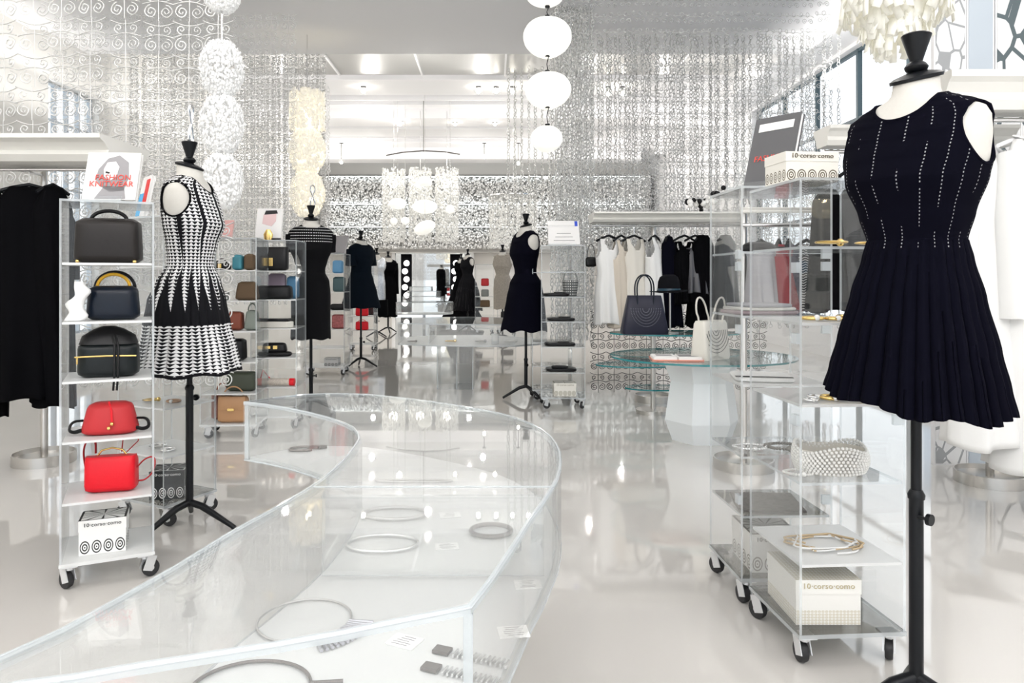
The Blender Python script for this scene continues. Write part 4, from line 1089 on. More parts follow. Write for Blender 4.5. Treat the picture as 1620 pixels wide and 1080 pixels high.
#@@RIGHT
# --- right near units
mixed = [SMOKE, BOARD, BOARD, ACR, BOARD]
a9 = unit('nearest clear shelf unit at right, jewellery trays beside the navy pleated dress', .858, 2.035, .31, .33, R(4), shelves=[1.19, .975, .745, .525, .295], smats=[ACR, BOARD, BOARD, ACR, BOARD], top=1.375, base=SMOKE, castang=(1.6, 1.0, 2.0, 2.0), back=False, hinges=(1.13, .93, .70))
a10 = unit('clear shelf unit directly behind the nearest right one', .825, 2.42, .31, .31, R(2), shelves=[1.19, .975, .745, .505, .307], smats=[ACR, ACR, BOARD, ACR, SMOKE], top=1.40, base=SMOKE, castang=(1.8, 1.6, 2.0, 2.0), back=False, hinges=(1.14, 1.18, .93, .36))
gift_box('cream ring-printed gift box on top of the nearest right unit', a9(.085, .16, 1.384), R(6), .165, .13, .088, (.10, .075, .04), CRM, nx=5)
gift_box('white and gold dotted box on the base of the nearest right unit', a9(.12, .16, .1015), R(0), .19, .22, .13, (.52, .45, .28), (.85, .84, .80), pat='dense')
gift_box('ring-printed box on the base of the second right unit', a10(.14, .14, .1015), R(0), .17, .2, .13, (.35, .33, .30), (.80, .79, .76), nx=4)
# leaning dark book
easel('clear slanted book stand on the second right unit', a10(.1, .12, 1.409), R(-40), .16)
bk = book('dark grey book with orange lettering leaning on the second right unit', a10(.11, .06, 1.418), R(-52), .17, .26, .016, pbr('slate_cover', (.10, .10, .105), .5), .32)
text('FASHION', .03, REDI, bk, (0, -.005, .10), (R(90), 0, 0)); MB().box((0, -.005, .22), (.13, .002, .03)).build('pale_strip', PALE, bk)
for (u, v, z, kind, mt, s, lab) in ((.12, .05, 1.191, 'cuff', GOLD, .9, 'gold square-link cuff on the highest shelf at right'), (.24, .06, 1.191, 'cuff', GOLD, .8, 'slim gold bracelet on the highest right shelf beside the dress'),
      (.08, .08, .977, 'ring', GOLD, .8, 'gold ring with stone on the white tray, second right shelf, left'), (.14, .07, .977, 'ring', GOLD, .7, 'amber-stone ring in the middle of the second right shelf'), (.2, .08, .977, 'cuff', GOLD, .9, 'long gold cuff at the end of the second right shelf'),
      (.06, .05, .747, 'ring', SILVER, .5, 'silver knob ring at the front of the third right shelf'), (.13, .07, .747, 'ring', GOLD, .8, 'brass ring cluster on the third right shelf'), (.19, .05, .747, 'cuff', GOLD, .9, 'brown and gold bangle on the third right shelf'), (.10, .1, .747, 'ring', SILVER, .6, 'tiny silver ring behind the brass ring')):
    jewel(lab, a9(u, v, z), kind, mt, s)
def disc_pile(label, loc, mat, s=1, rz=0, n=60, name='necklace', cat='necklace', seed=2):
    g = np.random.default_rng(seed); t = thing(name, label, cat, loc, rz)
    m = MB()
    pts = [((.07 + .006 * math.sin(5 * a)) * s * math.cos(a), .05 * s * math.sin(a), .008 * s) for a in [2 * PI * i / 40 for i in range(40)]]
    for p in pts: m.ball((p[0], p[1], .007 * s), .0065 * s, 8, 6)
    m.build('bead_string', mat, t, smooth=True)
    MB().ball((0, -.055 * s, .010 * s), .012 * s, 10, 8).build('pendant', mat, t, smooth=True)
    return t
# pearl collar basket
t = thing('pearl_collar', 'wide white pearl-netted collar on the clear shelf at right', 'collar', a9(.155, .12, .526), 0)
m = MB(); bv, bf = None, None
b0 = MB().ball((0, 0, 0), .0052, 7, 5); Vb = b0.v; Fb = [f for f in b0.f if len(f) == 4]
tr = []
for row in range(9):
    z = .008 + row * .0082; rr = 1 + .10 * math.sin(row * .35)
    for i in range(52):
        a = 2 * PI * (i + .5 * (row % 2)) / 52; dz = .012 * math.sin(3 * a) * (row / 9)
        tr.append((np.eye(3), np.array((.098 * rr * math.cos(a), .075 * rr * math.sin(a), max(.006, z + dz)))))
V, Q = scatter(Vb, Fb, tr); np_object('pearl_net', V, Q, PEARL, t)
MB().loft([(.002, .094, .071, .071), (.04, .1, .077, .077), (.07, .098, .076, .076)], 36, (False, False)).build('backing', IVORY, t, smooth=True)
disc_pile('scatter of clear beads left of the pearl collar', a9(.05, .1, .526), PEARL, .6, 0, seed=5)
# bone-coloured cords on the tray
t = thing('cord_necklace', 'tangled tan and white cord necklace on the tray below the pearls', 'necklace', a9(.15, .15, .2955), 0)
g = np.random.default_rng(4)
for nm, mt, cnt in (('tan_cord', pbr('tan_cord', (.55, .42, .26), .7), 3), ('white_cord', WFAB, 3)):
    m = MB()
    for q in range(cnt):
        ph = g.uniform(0, 6); pts = [(.1 * math.cos(a + ph) * g.uniform(.9, 1) + .02 * math.sin(3 * a), .07 * math.sin(a + ph) + .015 * math.sin(2 * a + ph), .006 + .003 * q) for a in [4.6 * i / 22 for i in range(23)]]
        m.tube(pts, .0028, 6)
    m.build(nm, mt, t, smooth=True)
# grey mesh mats and dark bag on second right unit
m = MB().poly([(-.12, -.11), (.10, -.12), (.13, .09), (-.09, .10)], 0, .006)
tag(m.build('mesh_mat', pbr('woven_grey', (.16, .15, .14), .7, noise=.5, nscale=90), None, loc=a10(.14, .15, .308)), 'grey woven flat clutch on the low shelf of the second right unit', 'clutch bag')
disc_pile('silver bead necklace, left one on the fourth shelf of the second right unit', a10(.08, .12, .506), SILVER, .8, seed=7)
disc_pile('dark metal bead necklace right of the silver one, second right unit', a10(.2, .12, .506), pbr('dark_beads', (.2, .19, .17), .3, metal=.8), .9, seed=8)
t = thing('folded_scarf', 'grey folded scarf pile on the second right unit, level with the cream bag', 'scarf', a10(.12, .15, .976), R(8)); 
for i, (w_, mt) in enumerate(((.22, pbr('mauve_cloth', (.30, .24, .26), .9)), (.2, pbr('pale_cloth', (.6, .59, .56), .9)), (.17, GREYF))): MB().loft(rounded(w_, .2, .012, i * .012, 1, 6, 0, re=.005), 40).build('fold', mt, t, smooth=True)
t = thing('folded_scarf', 'white folded cloth with dark trim on the middle shelf of the second right unit', 'scarf', a10(.13, .15, .746), R(-12)); MB().loft(rounded(.2, .22, .012, 0, 1, 6, 0, re=.005), 40).build('cloth', WFAB, t, smooth=True); MB().box((0, -.06, .0135), (.19, .006, .002)).box((0, -.075, .0135), (.19, .004, .002)).build('trim_band', INK, t)
t = thing('black_gloves', 'small dark glove bundle on the highest shelf of the second right unit', 'gloves', a10(.1, .1, 1.191), 0); MB().loft(rounded(.14, .07, .035, 0, .7, 2.6, 0), 30).build('cuff_roll', L_BLK, t, smooth=True)
m = MB()
for i in range(4): m.tube([(.05, -.02 + i * .014, .012), (.09 + .004 * i, -.03 + i * .018, .010)], .007, 8)
m.build('fingers', L_BLK, t, smooth=True)

# ------------------------------------------------------------------ curved display cases
def case(label, pts, zt, zb, corners=(), name='display_case'):
    t = thing(name, label, 'display case', (0, 0, 0), 0); T_ = .012; n = len(pts)
    # inner outline
    def offset(pts, d):
        out = []
        for i in range(n):
            p0 = Vector(pts[i - 1]); p1 = Vector(pts[i]); p2 = Vector(pts[(i + 1) % n])
            a = (p1 - p0).normalized(); b = (p2 - p1).normalized()
            na = Vector((-a.y, a.x)); nb = Vector((-b.y, b.x)); nn = (na + nb)
            nn = nn.normalized() if nn.length > .1 else na
            k = 1 / max(.5, nn.dot(na)); out.append(tuple(p1 + nn * d * k))
        return out
    inner = offset(pts, T_)
    MB().poly(pts, zt - T_, zt, 0, 1).build('top_panel', [CASE, EDGE], t)
    m = MB(); b = 0
    for lst, z in ((pts, zb), (pts, zt - T_), (inner, zb), (inner, zt - T_)):
        for x, y in lst: m.v.append((x, y, z))
    for i in range(n):
        j = (i + 1) % n
        m.face((i, j, n + j, n + i), 0); m.face((2 * n + j, 2 * n + i, 3 * n + i, 3 * n + j), 0)
        m.face((i, 2 * n + i, 2 * n + j, j), 1); m.face((n + i, n + j, 3 * n + j, 3 * n + i), 1)
    m.build('side_wall', [CASE, EDGE], t)
    MB().tube([(x, y, zt - .003) for x, y in offset(pts, .003)], .0045, 6, True).build('edge_bead', EDGE, t, smooth=True)
    for x, y in corners: MB().box((x, y, (zt + zb) / 2 - T_ / 2), (.013, .013, zt - zb - T_)).build('corner_edge', EDGE, t)
    MB().tube([(x, y, zb + .002) for x, y in offset(pts, .003)], .004, 6, True).build('lower_bead', EDGE, t, smooth=True)
    MB().poly(offset(pts, T_ + .002), zb, zb + .012).build('base_panel', BOARD, t)
    return t
def px2(px, py, z=.66): # image point on the plane z
    Y = (CH - z) * F / (py - CY); return ((px - CX) / F * Y, Y)
A = [(385, 635), (420, 639), (457, 645), (490, 652), (520, 660), (545, 669), (558, 676), (565, 685), (566, 694), (560, 704), (548, 720), (530, 738), (507, 757), (480, 775), (432, 803), (364, 840), (278, 893), (191, 942), (93, 995)]
A = [px2(*p) for p in A]
A += [(-.60, .80), (-.56, .765)]
B = [(31, 1080), (117, 1069), (220, 1051), (330, 1034), (440, 1017), (540, 999), (623, 982), (690, 969), (745, 958), (777, 917), (807, 873), (825, 845), (840, 820), (858, 797), (873, 773), (882, 758), (887, 741), (888, 725), (887, 714), (882, 702), (873, 690), (859, 679), (843, 670), (820, 661), (793, 653), (762, 647), (727, 641), (680, 634), (627, 627.5), (585, 623.5), (547, 622), (510, 622), (477, 623.5), (430, 628.5)]
OUT = A + [px2(*p) for p in B]
cs = case('large curved clear acrylic display case in the foreground', OUT, .66, .45, corners=[(px2(385, 635)[0] + .012, px2(385, 635)[1] + .004), (px2(745, 958)[0] - .004, px2(745, 958)[1] + .008)])
x0, y0 = px2(502, 766); x1, y1 = px2(873, 773)
MB().box(((x0 + x1) / 2, (y0 + y1) / 2, .6595), (abs(x1 - x0) + .01, .006, .003)).build('top_seam', EDGE, cs)
MB().box(((x0 + x1) / 2, (y0 + y1) / 2 , .557), (abs(x1 - x0) - .03, .006, .17), edge=1, thin=1).build('divider', [CASE, EDGE], cs)
for sc_, xx, yy in ((.09, -.14, 2.15), (.10, -.12, 1.35)):
    m = MB(); r = sc_
    m.box((xx, yy, .2248), (r * 2.2, .012, .449), edge=1, thin=1).box((xx, yy, .2248), (.012, r * 2.2, .449), edge=1, thin=0)
    m.build('pedestal', [ACR, EDGE], cs)
# contents
zb = .4625
def neck_ring(label, px, py, rx, ry, mat, r=.0035, arc0=.0, arc1=2 * PI, rz=0, fringe=None, name='necklace', cat='necklace'):
    Y = (CH - zb) * F / (py - CY); x = (px - CX) / F * Y
    t = thing(name, label, cat, (x, Y, zb), rz)
    MB().tube([(rx * math.cos(a), ry * math.sin(a), r + .001) for a in [arc0 + (arc1 - arc0) * i / 40 for i in range(41)]], r, 8).build('band', mat, t, smooth=True)
    if fringe:
        m = MB(); f0, f1, ln, fm = fringe
        for i in range(14):
            a = f0 + (f1 - f0) * i / 13; c, s = math.cos(a), math.sin(a)
            m.tube([(rx * c, ry * s, .005), ((rx + ln) * c, (ry + ln) * s, .004)], .0032, 6)
        m.build('fringe', fm, t, smooth=True)
    return t
GUN = pbr('gunmetal', (.16, .14, .13), .35, metal=.8); GSIL = pbr('grey_silver', (.55, .54, .53), .3, metal=.8)
neck_ring('dark necklace with fanned end at the near corner of the case', 395, 1092, .092, .080, GUN, .003, fringe=(-.75, .15, .05, GUN))
neck_ring('large silver hoop necklace with striped fan in the case', 482, 982, .085, .085, GSIL, .0022, fringe=(-1.1, -.1, .045, pbr('striped_silver', (.5, .5, .55), .3, metal=.7)))
neck_ring('grey oval bangle, back one of two at the middle of the case', 625, 815, .085, .05, GSIL, .005)
neck_ring('pale silver oval bangle, front one of two at the middle of the case', 605, 862, .085, .055, SILVER, .004, name='bangle', cat='bangle')
neck_ring('round grey bracelet at the right of the case', 777, 843, .05, .045, GUN, .006, name='bracelet', cat='bracelet')
neck_ring('flat grey chain bracelet by the case seam', 655, 762, .12, .012, GSIL, .0028, name='bracelet', cat='bracelet')
for i, (px, py, lab) in enumerate(((738, 1040, 'far'), (722, 1068, 'near'))):
    Y = (CH - zb) * F / (py - CY); t = thing('earring', 'pair-piece of ribbed silver earring near the case corner, the %s one' % lab, 'earring', ((px - CX) / F * Y, Y, zb), R(-22), 'ribbed earrings')
    m = MB()
    for k in range(12): m.box((-.02 + k * .0085, 0, .004), (.0035, .022, .006))
    m.build('ribbed_drop', SILVER, t, bevel=.001); MB().box((-.045, 0, .004), (.03, .022, .006)).build('grey_tassel', GUN, t, bevel=.001)
t = thing('curled_bracelet', 'dark curled metal bracelet in the left arm of the case', 'bracelet', (*px2(480, 712, zb), zb), .2)
MB().tube([(.06 * math.cos(a) * (1 - a * .05), .03 * math.sin(a), .006) for a in [5.5 * i / 30 for i in range(31)]], .005, 6).build('band', GUN, t, smooth=True); MB().box((.05, .02, .006), (.07, .02, .01)).build('plate', GUN, t)
for i, (px, py, a, lab) in enumerate(((712, 815, 8, 'behind the two bangles'), (707, 865, 8, 'beside the front bangle'), (640, 1015, -25, 'between the striped fan and the earrings'), (835, 925, 5, 'at the far right of the case'), (812, 1000, 8, 'by the right flank of the case near the corner'))):
    Y = (CH - zb) * F / (py - CY)
    t = thing('price_card', 'white handwritten card %s' % lab, 'card', ((px - CX) / F * Y, Y, zb), R(a), 'white price cards in the case')
    MB().box((0, 0, .001), (.055, .042, .002)).build('card_sheet', pbr('card_white', (.92, .92, .9), .6), t)
    m = MB()
    for k in range(5): m.box((random.uniform(-.004, .004), .014 - k * .007, .0024), (.034 + random.uniform(-.012, .004), .0014, .0004))
    m.build('handwriting', GREYC, t)
# middle distance case
def box_outline(x0, x1, y0, y1, c=.25, n=8):
    pts = [(x0, y0)]; 
    for i in range(n + 1):
        a = -PI / 2 + PI * i / n; pts.append((x1 - c + c * math.cos(a), (y0 + y1) / 2 + (y1 - y0) / 2 * math.sin(a)))
    pts.append((x0, y1)); return pts
c2 = case('clear display case in the middle of the room on glass blocks', [(-.93, 7.1), (-.55, 6.95), (-.1, 6.87), (.22, 6.9), (.44, 7.07), (.55, 7.35), (.46, 7.7), (.2, 8.0), (-.2, 8.2), (-.65, 8.15), (-.93, 7.95)], .665, .45)
m = MB()
for x in (-.55, -.36, -.2): m.box((x, 7.4, .2245), (.012, .4, .448), edge=1, thin=0)
m.box((-.38, 7.21, .2245), (.36, .012, .448), edge=1, thin=1).box((-.38, 7.59, .2245), (.36, .012, .448), edge=1, thin=1); m.build('pedestal', [ACR, EDGE], c2)
MB().box((-.62, 7.5, .555), (.006, .9, .18), edge=1, thin=0).build('divider', [CASE, EDGE], c2)
for i, (x, y, s, mt, lab) in enumerate(((-.8, 7.2, 1.0, GUN, 'dark small object in the left end of the middle case'), (-.42, 7.2, 1.2, GOLD, 'gold brooch in the middle case'), (-.12, 7.2, 1.2, GSIL, 'silver cuff in the middle case'), (.18, 7.2, 1.3, PEARL, 'white bead bracelet at the right of the middle case'))):
    jewel(lab, (x, y, .4625), 'cuff', mt, s)
t = thing('card_rack', 'white upright card holder standing in the middle case', 'holder', (.02, 7.05, .4625)); MB().box((0, 0, .05), (.07, .03, .1)).build('holder_block', BOARD, t, bevel=.004); MB().box((0, -.017, .06), (.05, .003, .06)).build('card', PAPER, t)
c3 = case('far clear display case in front of the mirror', box_outline(-1.78, -.75, 13.3, 14.1), .66, .43)
m = MB(); m.box((-1.3, 13.7, .215), (.6, .012, .428), edge=1, thin=1).box((-1.3, 13.7, .215), (.012, .5, .428), edge=1, thin=0); m.build('pedestal', [ACR, EDGE], c3)
for i, (x, y, z, w_, h_, lab) in enumerate(((-1.3, 13.7, .661, .75, .1, 'lowest clear box stacked on the far case'), (-1.3, 13.7, .762, .6, .1, 'middle clear box stacked on the far case'), (-1.35, 13.7, .863, .4, .08, 'topmost clear box stacked on the far case'))):
    t = thing('clear_box', lab, 'box', (x, y, z), 0); m = MB()
    for s in (-1, 1): m.box((s * w_ / 2, 0, h_ / 2), (.01, .4, h_), edge=1, thin=0); m.box((0, s * .2, h_ / 2), (w_, .01, h_), edge=1, thin=1)
    m.build('box_wall', [CASE, EDGE], t); MB().box((0, 0, h_ - .003), (w_, .4, .006), edge=1, thin=2).build('lid', [CASE, EDGE], t)
a11 = unit('far acrylic shelf unit between the lace dress and the two-tone dress, left', -.36, 14.4, .38, .34, 0)
a12 = unit('far acrylic shelf unit behind the lace dress, right', .08, 14.4, .38, .34, 0)
bag('small coral bag in the far left acrylic unit', a11(.2, .1, .947), 0, .16, .1, .15, L_REDD)
bag('small grey bag below the coral one in the far unit', a11(.2, .1, .738), 0, .16, .1, .14, L_GREY)
bag('brown bag in the lower part of the far left acrylic unit', a11(.2, .1, .526), 0, .2, .1, .14, L_SUEDE)
bag('dark basket bag in the far right acrylic unit', a12(.2, .1, .526), 0, .26, .12, .13, L_BRN)
bag('black basket bag low in the far right acrylic unit', a12(.2, .1, .311), 0, .26, .12, .13, L_BLK)

# ------------------------------------------------------------------ glass tables, tops and goods
FROST = pbr('frosted_white', (.80, .84, .86), .35, coat=.2)
def glass_table(label, x, y, z, r, ped, rs):
    t = thing('glass_table', label, 'table', (x, y, 0), 0, None)
    MB().loft([(z - .012, r, r * rs, r * rs), (z, r, r * rs, r * rs)], 72, (False, False), 0).build('glass_rim', GEDGE, t, smooth=False)
    b = MB().loft([(z - .011, r * .998, r * rs * .998, r * rs * .998), (z - .0002, r * .998, r * rs * .998, r * rs * .998)], 72); b.build('glass_top', GLS, t)
    if ped == 'hex':
        zz = z - .0125
        MB().loft([(0, .20, .20, .20), (.14, .25, .25, .25), (zz * .72, .21, .21, .21), (zz, .27, .27, .27)], 6).build('pedestal', FROST, t)
    else:
        MB().tube([(ped[0], ped[1], .0), (ped[0], ped[1], z - .012)], .02, 16).lathe([(.14, 0), (.14, .03), (.02, .035)], 32, (ped[0], ped[1], 0)).build('pedestal', STEEL, t, smooth=True)
    return t
glass_table('low round glass table on a white six-sided pedestal', 1.42, 4.95, .575, .62, 'hex', .9)
gt = glass_table('higher glass table behind, carrying the navy bag and the hat', 1.46, 5.85, .665, .52, (-.15, .1), .55)
for x_, y_, z_, r_ in ((-.28, .1, .40, .34), (-.12, .1, .21, .26)):
    MB().loft([(z_ - .012, r_, r_ * .6, r_ * .6, x_, y_), (z_, r_, r_ * .6, r_ * .6, x_, y_)], 64, (False, False)).build('glass_rim', GEDGE, gt)
    MB().loft([(z_ - .011, r_ * .998, r_ * .598, r_ * .598, x_, y_), (z_ - .0002, r_ * .998, r_ * .598, r_ * .598, x_, y_)], 64).build('glass_shelf', GLS, gt)
t = thing('tote_bag', 'dark navy perforated leather tote with tall looped handles on the glass table', 'bag', P(1020, 548, 5.35)[:2] + (.666,), R(0))
t.location = (P(1019, 440, 5.68)[0], 5.68, .666)
m = MB().loft([(0, .175, .08, .08, 0, 0, 7), (.02, .18, .085, .085, 0, 0, 7), (.27, .135, .05, .05, 0, 0, 6), (.30, .13, .03, .03, 0, 0, 5)], 44)
m.build('body', L_DKN, t, smooth=True)
for y in (-.05, .04): MB().tube([(-.06, y, .2), (-.065, y, .33)] + [(.065 * math.cos(PI - PI * i / 12), y, .36 + .10 * math.sin(PI * i / 12)) for i in range(13)] + [(.065, y, .33), (.06, y, .2)], .006, 8).build('handle', L_NAVY, t, smooth=True)
PERF = pbr('perforation', (.16, .165, .21), .5)
m = MB()
for k in range(6):
    r_ = .025 + k * .018
    for i in range(int(12 + k * 5)):
        a = PI + PI * i / (11 + k * 5); x_ = r_ * math.cos(a); z_ = .20 + r_ * 1.2 * math.sin(a)
        if z_ > .02 and abs(x_) < .13: m.box((x_, -.092 + .13 * max(0, z_ - .02), z_), (.005, .006, .005))
m.build('punched_pattern', PERF, t)
t = thing('tote_bag', 'cream leather tote with curved punched lines and crossed handles', 'bag', (P(1124, 440, 4.72)[0], 4.72, .576), R(38))
MB().loft([(0, .13, .065, .065, 0, 0, 8), (.02, .135, .068, .068, 0, 0, 8), (.23, .125, .05, .05, 0, 0, 7), (.25, .12, .04, .04, 0, 0, 6)], 44).build('body', L_CREAM, t, smooth=True)
for y, tl in ((-.045, .25), (.045, -.25)): MB().tube([(-.05 + tl * -.0, y, .18), (-.055 + tl * .05, y, .27)] + [(.055 * math.cos(PI - PI * i / 12) + tl * (.12 + .1 * math.sin(PI * i / 12)), y, .30 + .10 * math.sin(PI * i / 12)) for i in range(13)] + [(.055 + tl * .05, y, .27), (.05, y, .18)], .006, 8).build('handle', L_CREAM, t, smooth=True)
m = MB()
for k in range(7):
    r_ = .012 + k * .022; pts = []
    for i in range(17):
        a = PI + PI * i / 16; x_ = -.02 + r_ * math.cos(a); z_ = .19 + r_ * math.sin(a)
        if abs(x_) < .12 and z_ > .01: pts.append((x_, -.069 + .075 * max(0, z_ - .02), z_))
    if len(pts) > 2: m.tube(pts, .0022, 5)
m.build('punched_pattern', pbr('punched_dark', (.06, .06, .06), .6), t)
t = thing('open_book', 'open picture book with pink cover lying on the glass table', 'book', (P(1066, 440, 4.75)[0], 4.70, .576), R(-6))
MB().box((0, 0, .004), (.32, .22, .008)).build('cover', pbr('salmon_cover', (.75, .3, .22), .5), t)
m = MB()
for s in (-1, 1):
    m.loft([(.008, .077, .105, .105, s * .078, 0, 14), (.022, .075, .104, .104, s * .078, 0, 14), (.024, .07, .10, .10, s * .078, 0, 14)], 40)
m.build('pages', PAPER, t); MB().box((.075, .01, .0245), (.12, .13, .001)).box((-.075, .02, .0245), (.10, .08, .001)).build('photo_plate', GREYC, t)
t = thing('hat_stand', 'slim steel hat stand on the higher glass table', 'hat stand', (P(1060, 440, 5.8)[0], 5.8, .666)); MB().tube([(0, 0, .01), (0, 0, .34)], .008, 12).build('post', STEEL, t, smooth=True); MB().lathe([(.07, 0), (.07, .008), (.01, .012)], 28).build('base', STEEL, t, smooth=True)
t = thing('brimmed_hat', 'black round-crowned felt hat with a wide brim on the stand', 'hat', (P(1058, 440, 5.8)[0], 5.8, .985), 0)
m = MB().loft([(0, .075, .09, .09), (.004, .15, .16, .16), (.006, .152, .162, .162), (.012, .148, .158, .158), (.010, .095, .11, .11), (.03, .088, .10, .10), (.09, .083, .095, .095), (.125, .07, .08, .08), (.142, .045, .05, .05), (.146, .01, .01, .01)], 48)
m.v = [(x, y, z + .10 * max(0, abs(x) - .08) - .0 + .03 * x) for x, y, z in m.v]
m.build('crown_and_brim', pbr('black_felt', (.006, .006, .008), .95, spec=.1), t, smooth=True)
MB().loft([(.012, .0925, .1065, .1065), (.034, .090, .103, .103)], 40, (False, False)).build('ribbon', pbr('teal_ribbon', (.005, .04, .07), .4), t, smooth=True)

# ------------------------------------------------------------------ clothes racks
def rack(label, x0, x1, y, zt, rod, ch=.1, dp=.22, posts=True, side='both', back=.07):
    t = thing('clothes_rack', label, 'clothes rack', ((x0 + x1) / 2, y, 0), 0); w_ = x1 - x0
    m = MB(); prof = [(0, -.5), (.25, -.5), (.35, -.35), (.55, -.42), (.8, -.5), (1.0, -.5), (1.0, .5), (0, .5)]
    # moulded cornice: profile swept along x
    pr = [(-dp * .30, zt - ch), (-dp * .36, zt - ch * .75), (-dp * .33, zt - ch * .55), (-dp * .42, zt - ch * .3), (-dp * .5, zt - ch * .18), (-dp * .5, zt), (dp * .5, zt), (dp * .5, zt - ch * .18), (dp * .36, zt - ch * .6), (dp * .3, zt - ch)]
    b = 0; k = len(pr)
    for x in (-w_ / 2, w_ / 2):
        for yy, zz in pr: m.v.append((x, yy, zz))
    for i in range(k): m.face((i, (i + 1) % k, k + (i + 1) % k, k + i))
    m.face(list(range(k))[::-1]); m.face([k + i for i in range(k)])
    m.build('cornice', CREAM, t)
    MB().tube([(-w_ / 2 + .01, 0, rod), (w_ / 2 - .01, 0, rod)], .011, 14).build('rail', CHROME, t, smooth=True)
    if posts:
        xs = {'both': (-w_ / 2 + .04, w_ / 2 - .04), 'left': (-w_ / 2 + .04,), 'mid': (0,), 'right': (w_ / 2 - .04,)}[side] if isinstance(side, str) else (P(side, 440, y + back)[0] - (x0 + x1) / 2,)
        for x in xs:
            MB().tube([(x, back, .03), (x, back, zt - ch + .002)], .02, 14).build('post', STEEL, t, smooth=True)
            MB().lathe([(.17, 0), (.17, .06), (.162, .062), (.16, .035), (.03, .034)], 40, (x, back, 0)).build('base', STEEL, t, smooth=True)
            MB().tube([(x, back, rod), (x, 0, rod)], .008, 8).build('bracket', CHROME, t)
    return t
def hanger(label, x, y, rod, w_=.38, rz=R(70), mat=BLACK, group='hangers on the racks'):
    t = thing('clothes_hanger', label, 'hanger', (x, y, rod), rz, group)
    MB().tube([(.0, 0, -.085), (0, 0, -.04)] + [(.022 - .022 * math.cos(a), 0, -.008 + .022 * math.sin(a) - .0) for a in [0, .6, 1.2, 1.8, 2.4, 3.0]], .0025, 6).build('hook', CHROME, t, smooth=True)
    MB().tube([(-w_ / 2, 0, -.135), (-w_ / 4, 0, -.105), (0, 0, -.085), (w_ / 4, 0, -.105), (w_ / 2, 0, -.135)], .010, 8).build('shoulder_bar', mat, t, smooth=True)
    return t
def garment(name, label, x, y, ztop, zbot, wt, wb, mat, rz=R(60), strap=True, pl=10, dep=.05, cat='dress', group=None, slv=None, waist=None, seed=1, collar=False):
    t = thing(name, label, cat, (x, y, 0), rz, group); h = ztop - zbot; rings = []
    N = 46
    for i in range(N + 1):
        q = i / N; z = zbot + h * q
        if strap and q > .80: a = wt / 2 * (.98 if q < .9 else .9)
        else: a = wt / 2 + (wb - wt) / 2 * (1 - q / .8) ** 1.2 if q < .8 else wt / 2
        if waist: a *= 1 - waist * math.exp(-((q - .6) / .12) ** 2)
        if not strap and q > .9: a = wt / 2 * (1 - 1.6 * (q - .9) ** 1 * 3)
        d = dep * (1 + 1.3 * (1 - q)) if q < .92 else dep * (1 - (q - .92) * 6)
        rings.append((z, max(.02, a), max(.012, d), max(.012, d), 0, 0, 2.2))
    def fn(xx, yy, z, tt, v):
        f = 1 + .16 * (1 - v) * math.sin(pl * tt + seed + .4 * math.sin(2 * tt)) ; return xx * (1 + .03 * (1 - v) * math.sin(3 * tt + seed)), yy * f, z + .012 * math.sin(3 * tt + seed) * (1 - v)
    def skip(xx, yy, z):
        if not strap: return False
        q = (z - zbot) / h
        if q > .86 and abs(xx) < wt * .22 and (q - .86) / .14 > (abs(xx) / (wt * .22)) ** 2 * .8: return True
        if q > .78 and abs(xx) > wt * .36 : return abs(xx) > wt * (.36 + .12 * max(0, (.86 - q) / .08))
        return False
    o = MB().loft(rings, 72, (False, False), 0, fn, skip).build('cloth', mat, t, smooth=True)
    s = o.modifiers.new('cloth', 'SOLIDIFY'); s.thickness = .003
    if slv:
        for sx in (-1, 1):
            MB().tube([(sx * wt * .40, 0, ztop - .07), (sx * (wt * .5 + .03), -.02, ztop - .07 - slv * .4), (sx * (wt * .5 + .03), -.03, ztop - .07 - slv)], [.055, .06, .06], 18, flat=.7).build('sleeve', mat, t, smooth=True)
    if collar:
        m = MB()
        for sx in (-1, 1): m.tube([(sx * .05, .02, ztop + .02), (sx * .055, -.03, ztop - .0), (sx * .02, -.06, ztop - .05)], .016, 8, flat=.4)
        m.build('collar', mat, t, smooth=True)
    return t
# centre right rack
yr = 6.35
rack('long white rack with white and black dresses before the ring curtain', P(935, 440, yr)[0], P(1174, 440, yr)[0], yr, CH + 102 / F * yr, CH + 83 / F * yr, ch=.08, dp=.42, side=1034, back=.17)
rodz = CH + 83 / F * yr
def hang(name, label, px, ztop_py, zbot_py, wt, wb, mat, Y=yr, rod=rodz, rzd=20, **k):
    x = P(px, 440, Y)[0]
    hanger('hanger holding the ' + label, x, Y, rod, w_=wt * .95, rz=R(rzd))
    return garment(name, label, x, Y, CH - (ztop_py - CY) / F * Y, CH - (zbot_py - CY) / F * Y, wt, wb, mat, R(rzd), **k)
hang('white_dress', 'white flared tank dress, leftmost on the centre rack', 963, 378, 512, .24, .26, WFAB, rzd=12, waist=.15)
hang('beige_dress', 'beige dress behind the first two white ones', 983, 380, 517, .20, .22, BEIGE, rzd=35, Y=yr + .0)
hang('ivory_dress', 'ivory flared tank dress, middle of the pale ones', 1003, 378, 515, .24, .27, IVORY, rzd=20, waist=.15)
hang('white_dress', 'white tank dress, rightmost of the pale ones on the centre rack', 1036, 376, 515, .22, .26, WFAB, rzd=48, waist=.1)
hang('navy_dress', 'narrow navy dress between the pale and the black ones', 1058, 374, 516, .17, .20, NAVY, rzd=58, strap=False)
hang('black_dress', 'black ruffled dress behind the hat', 1083, 382, 480, .26, .32, BLK, rzd=25, pl=16)
hang('black_dress', 'black pleated dress with a tiered skirt, right of the hat', 1112, 372, 515, .24, .34, BLK, rzd=35, pl=18, strap=False)
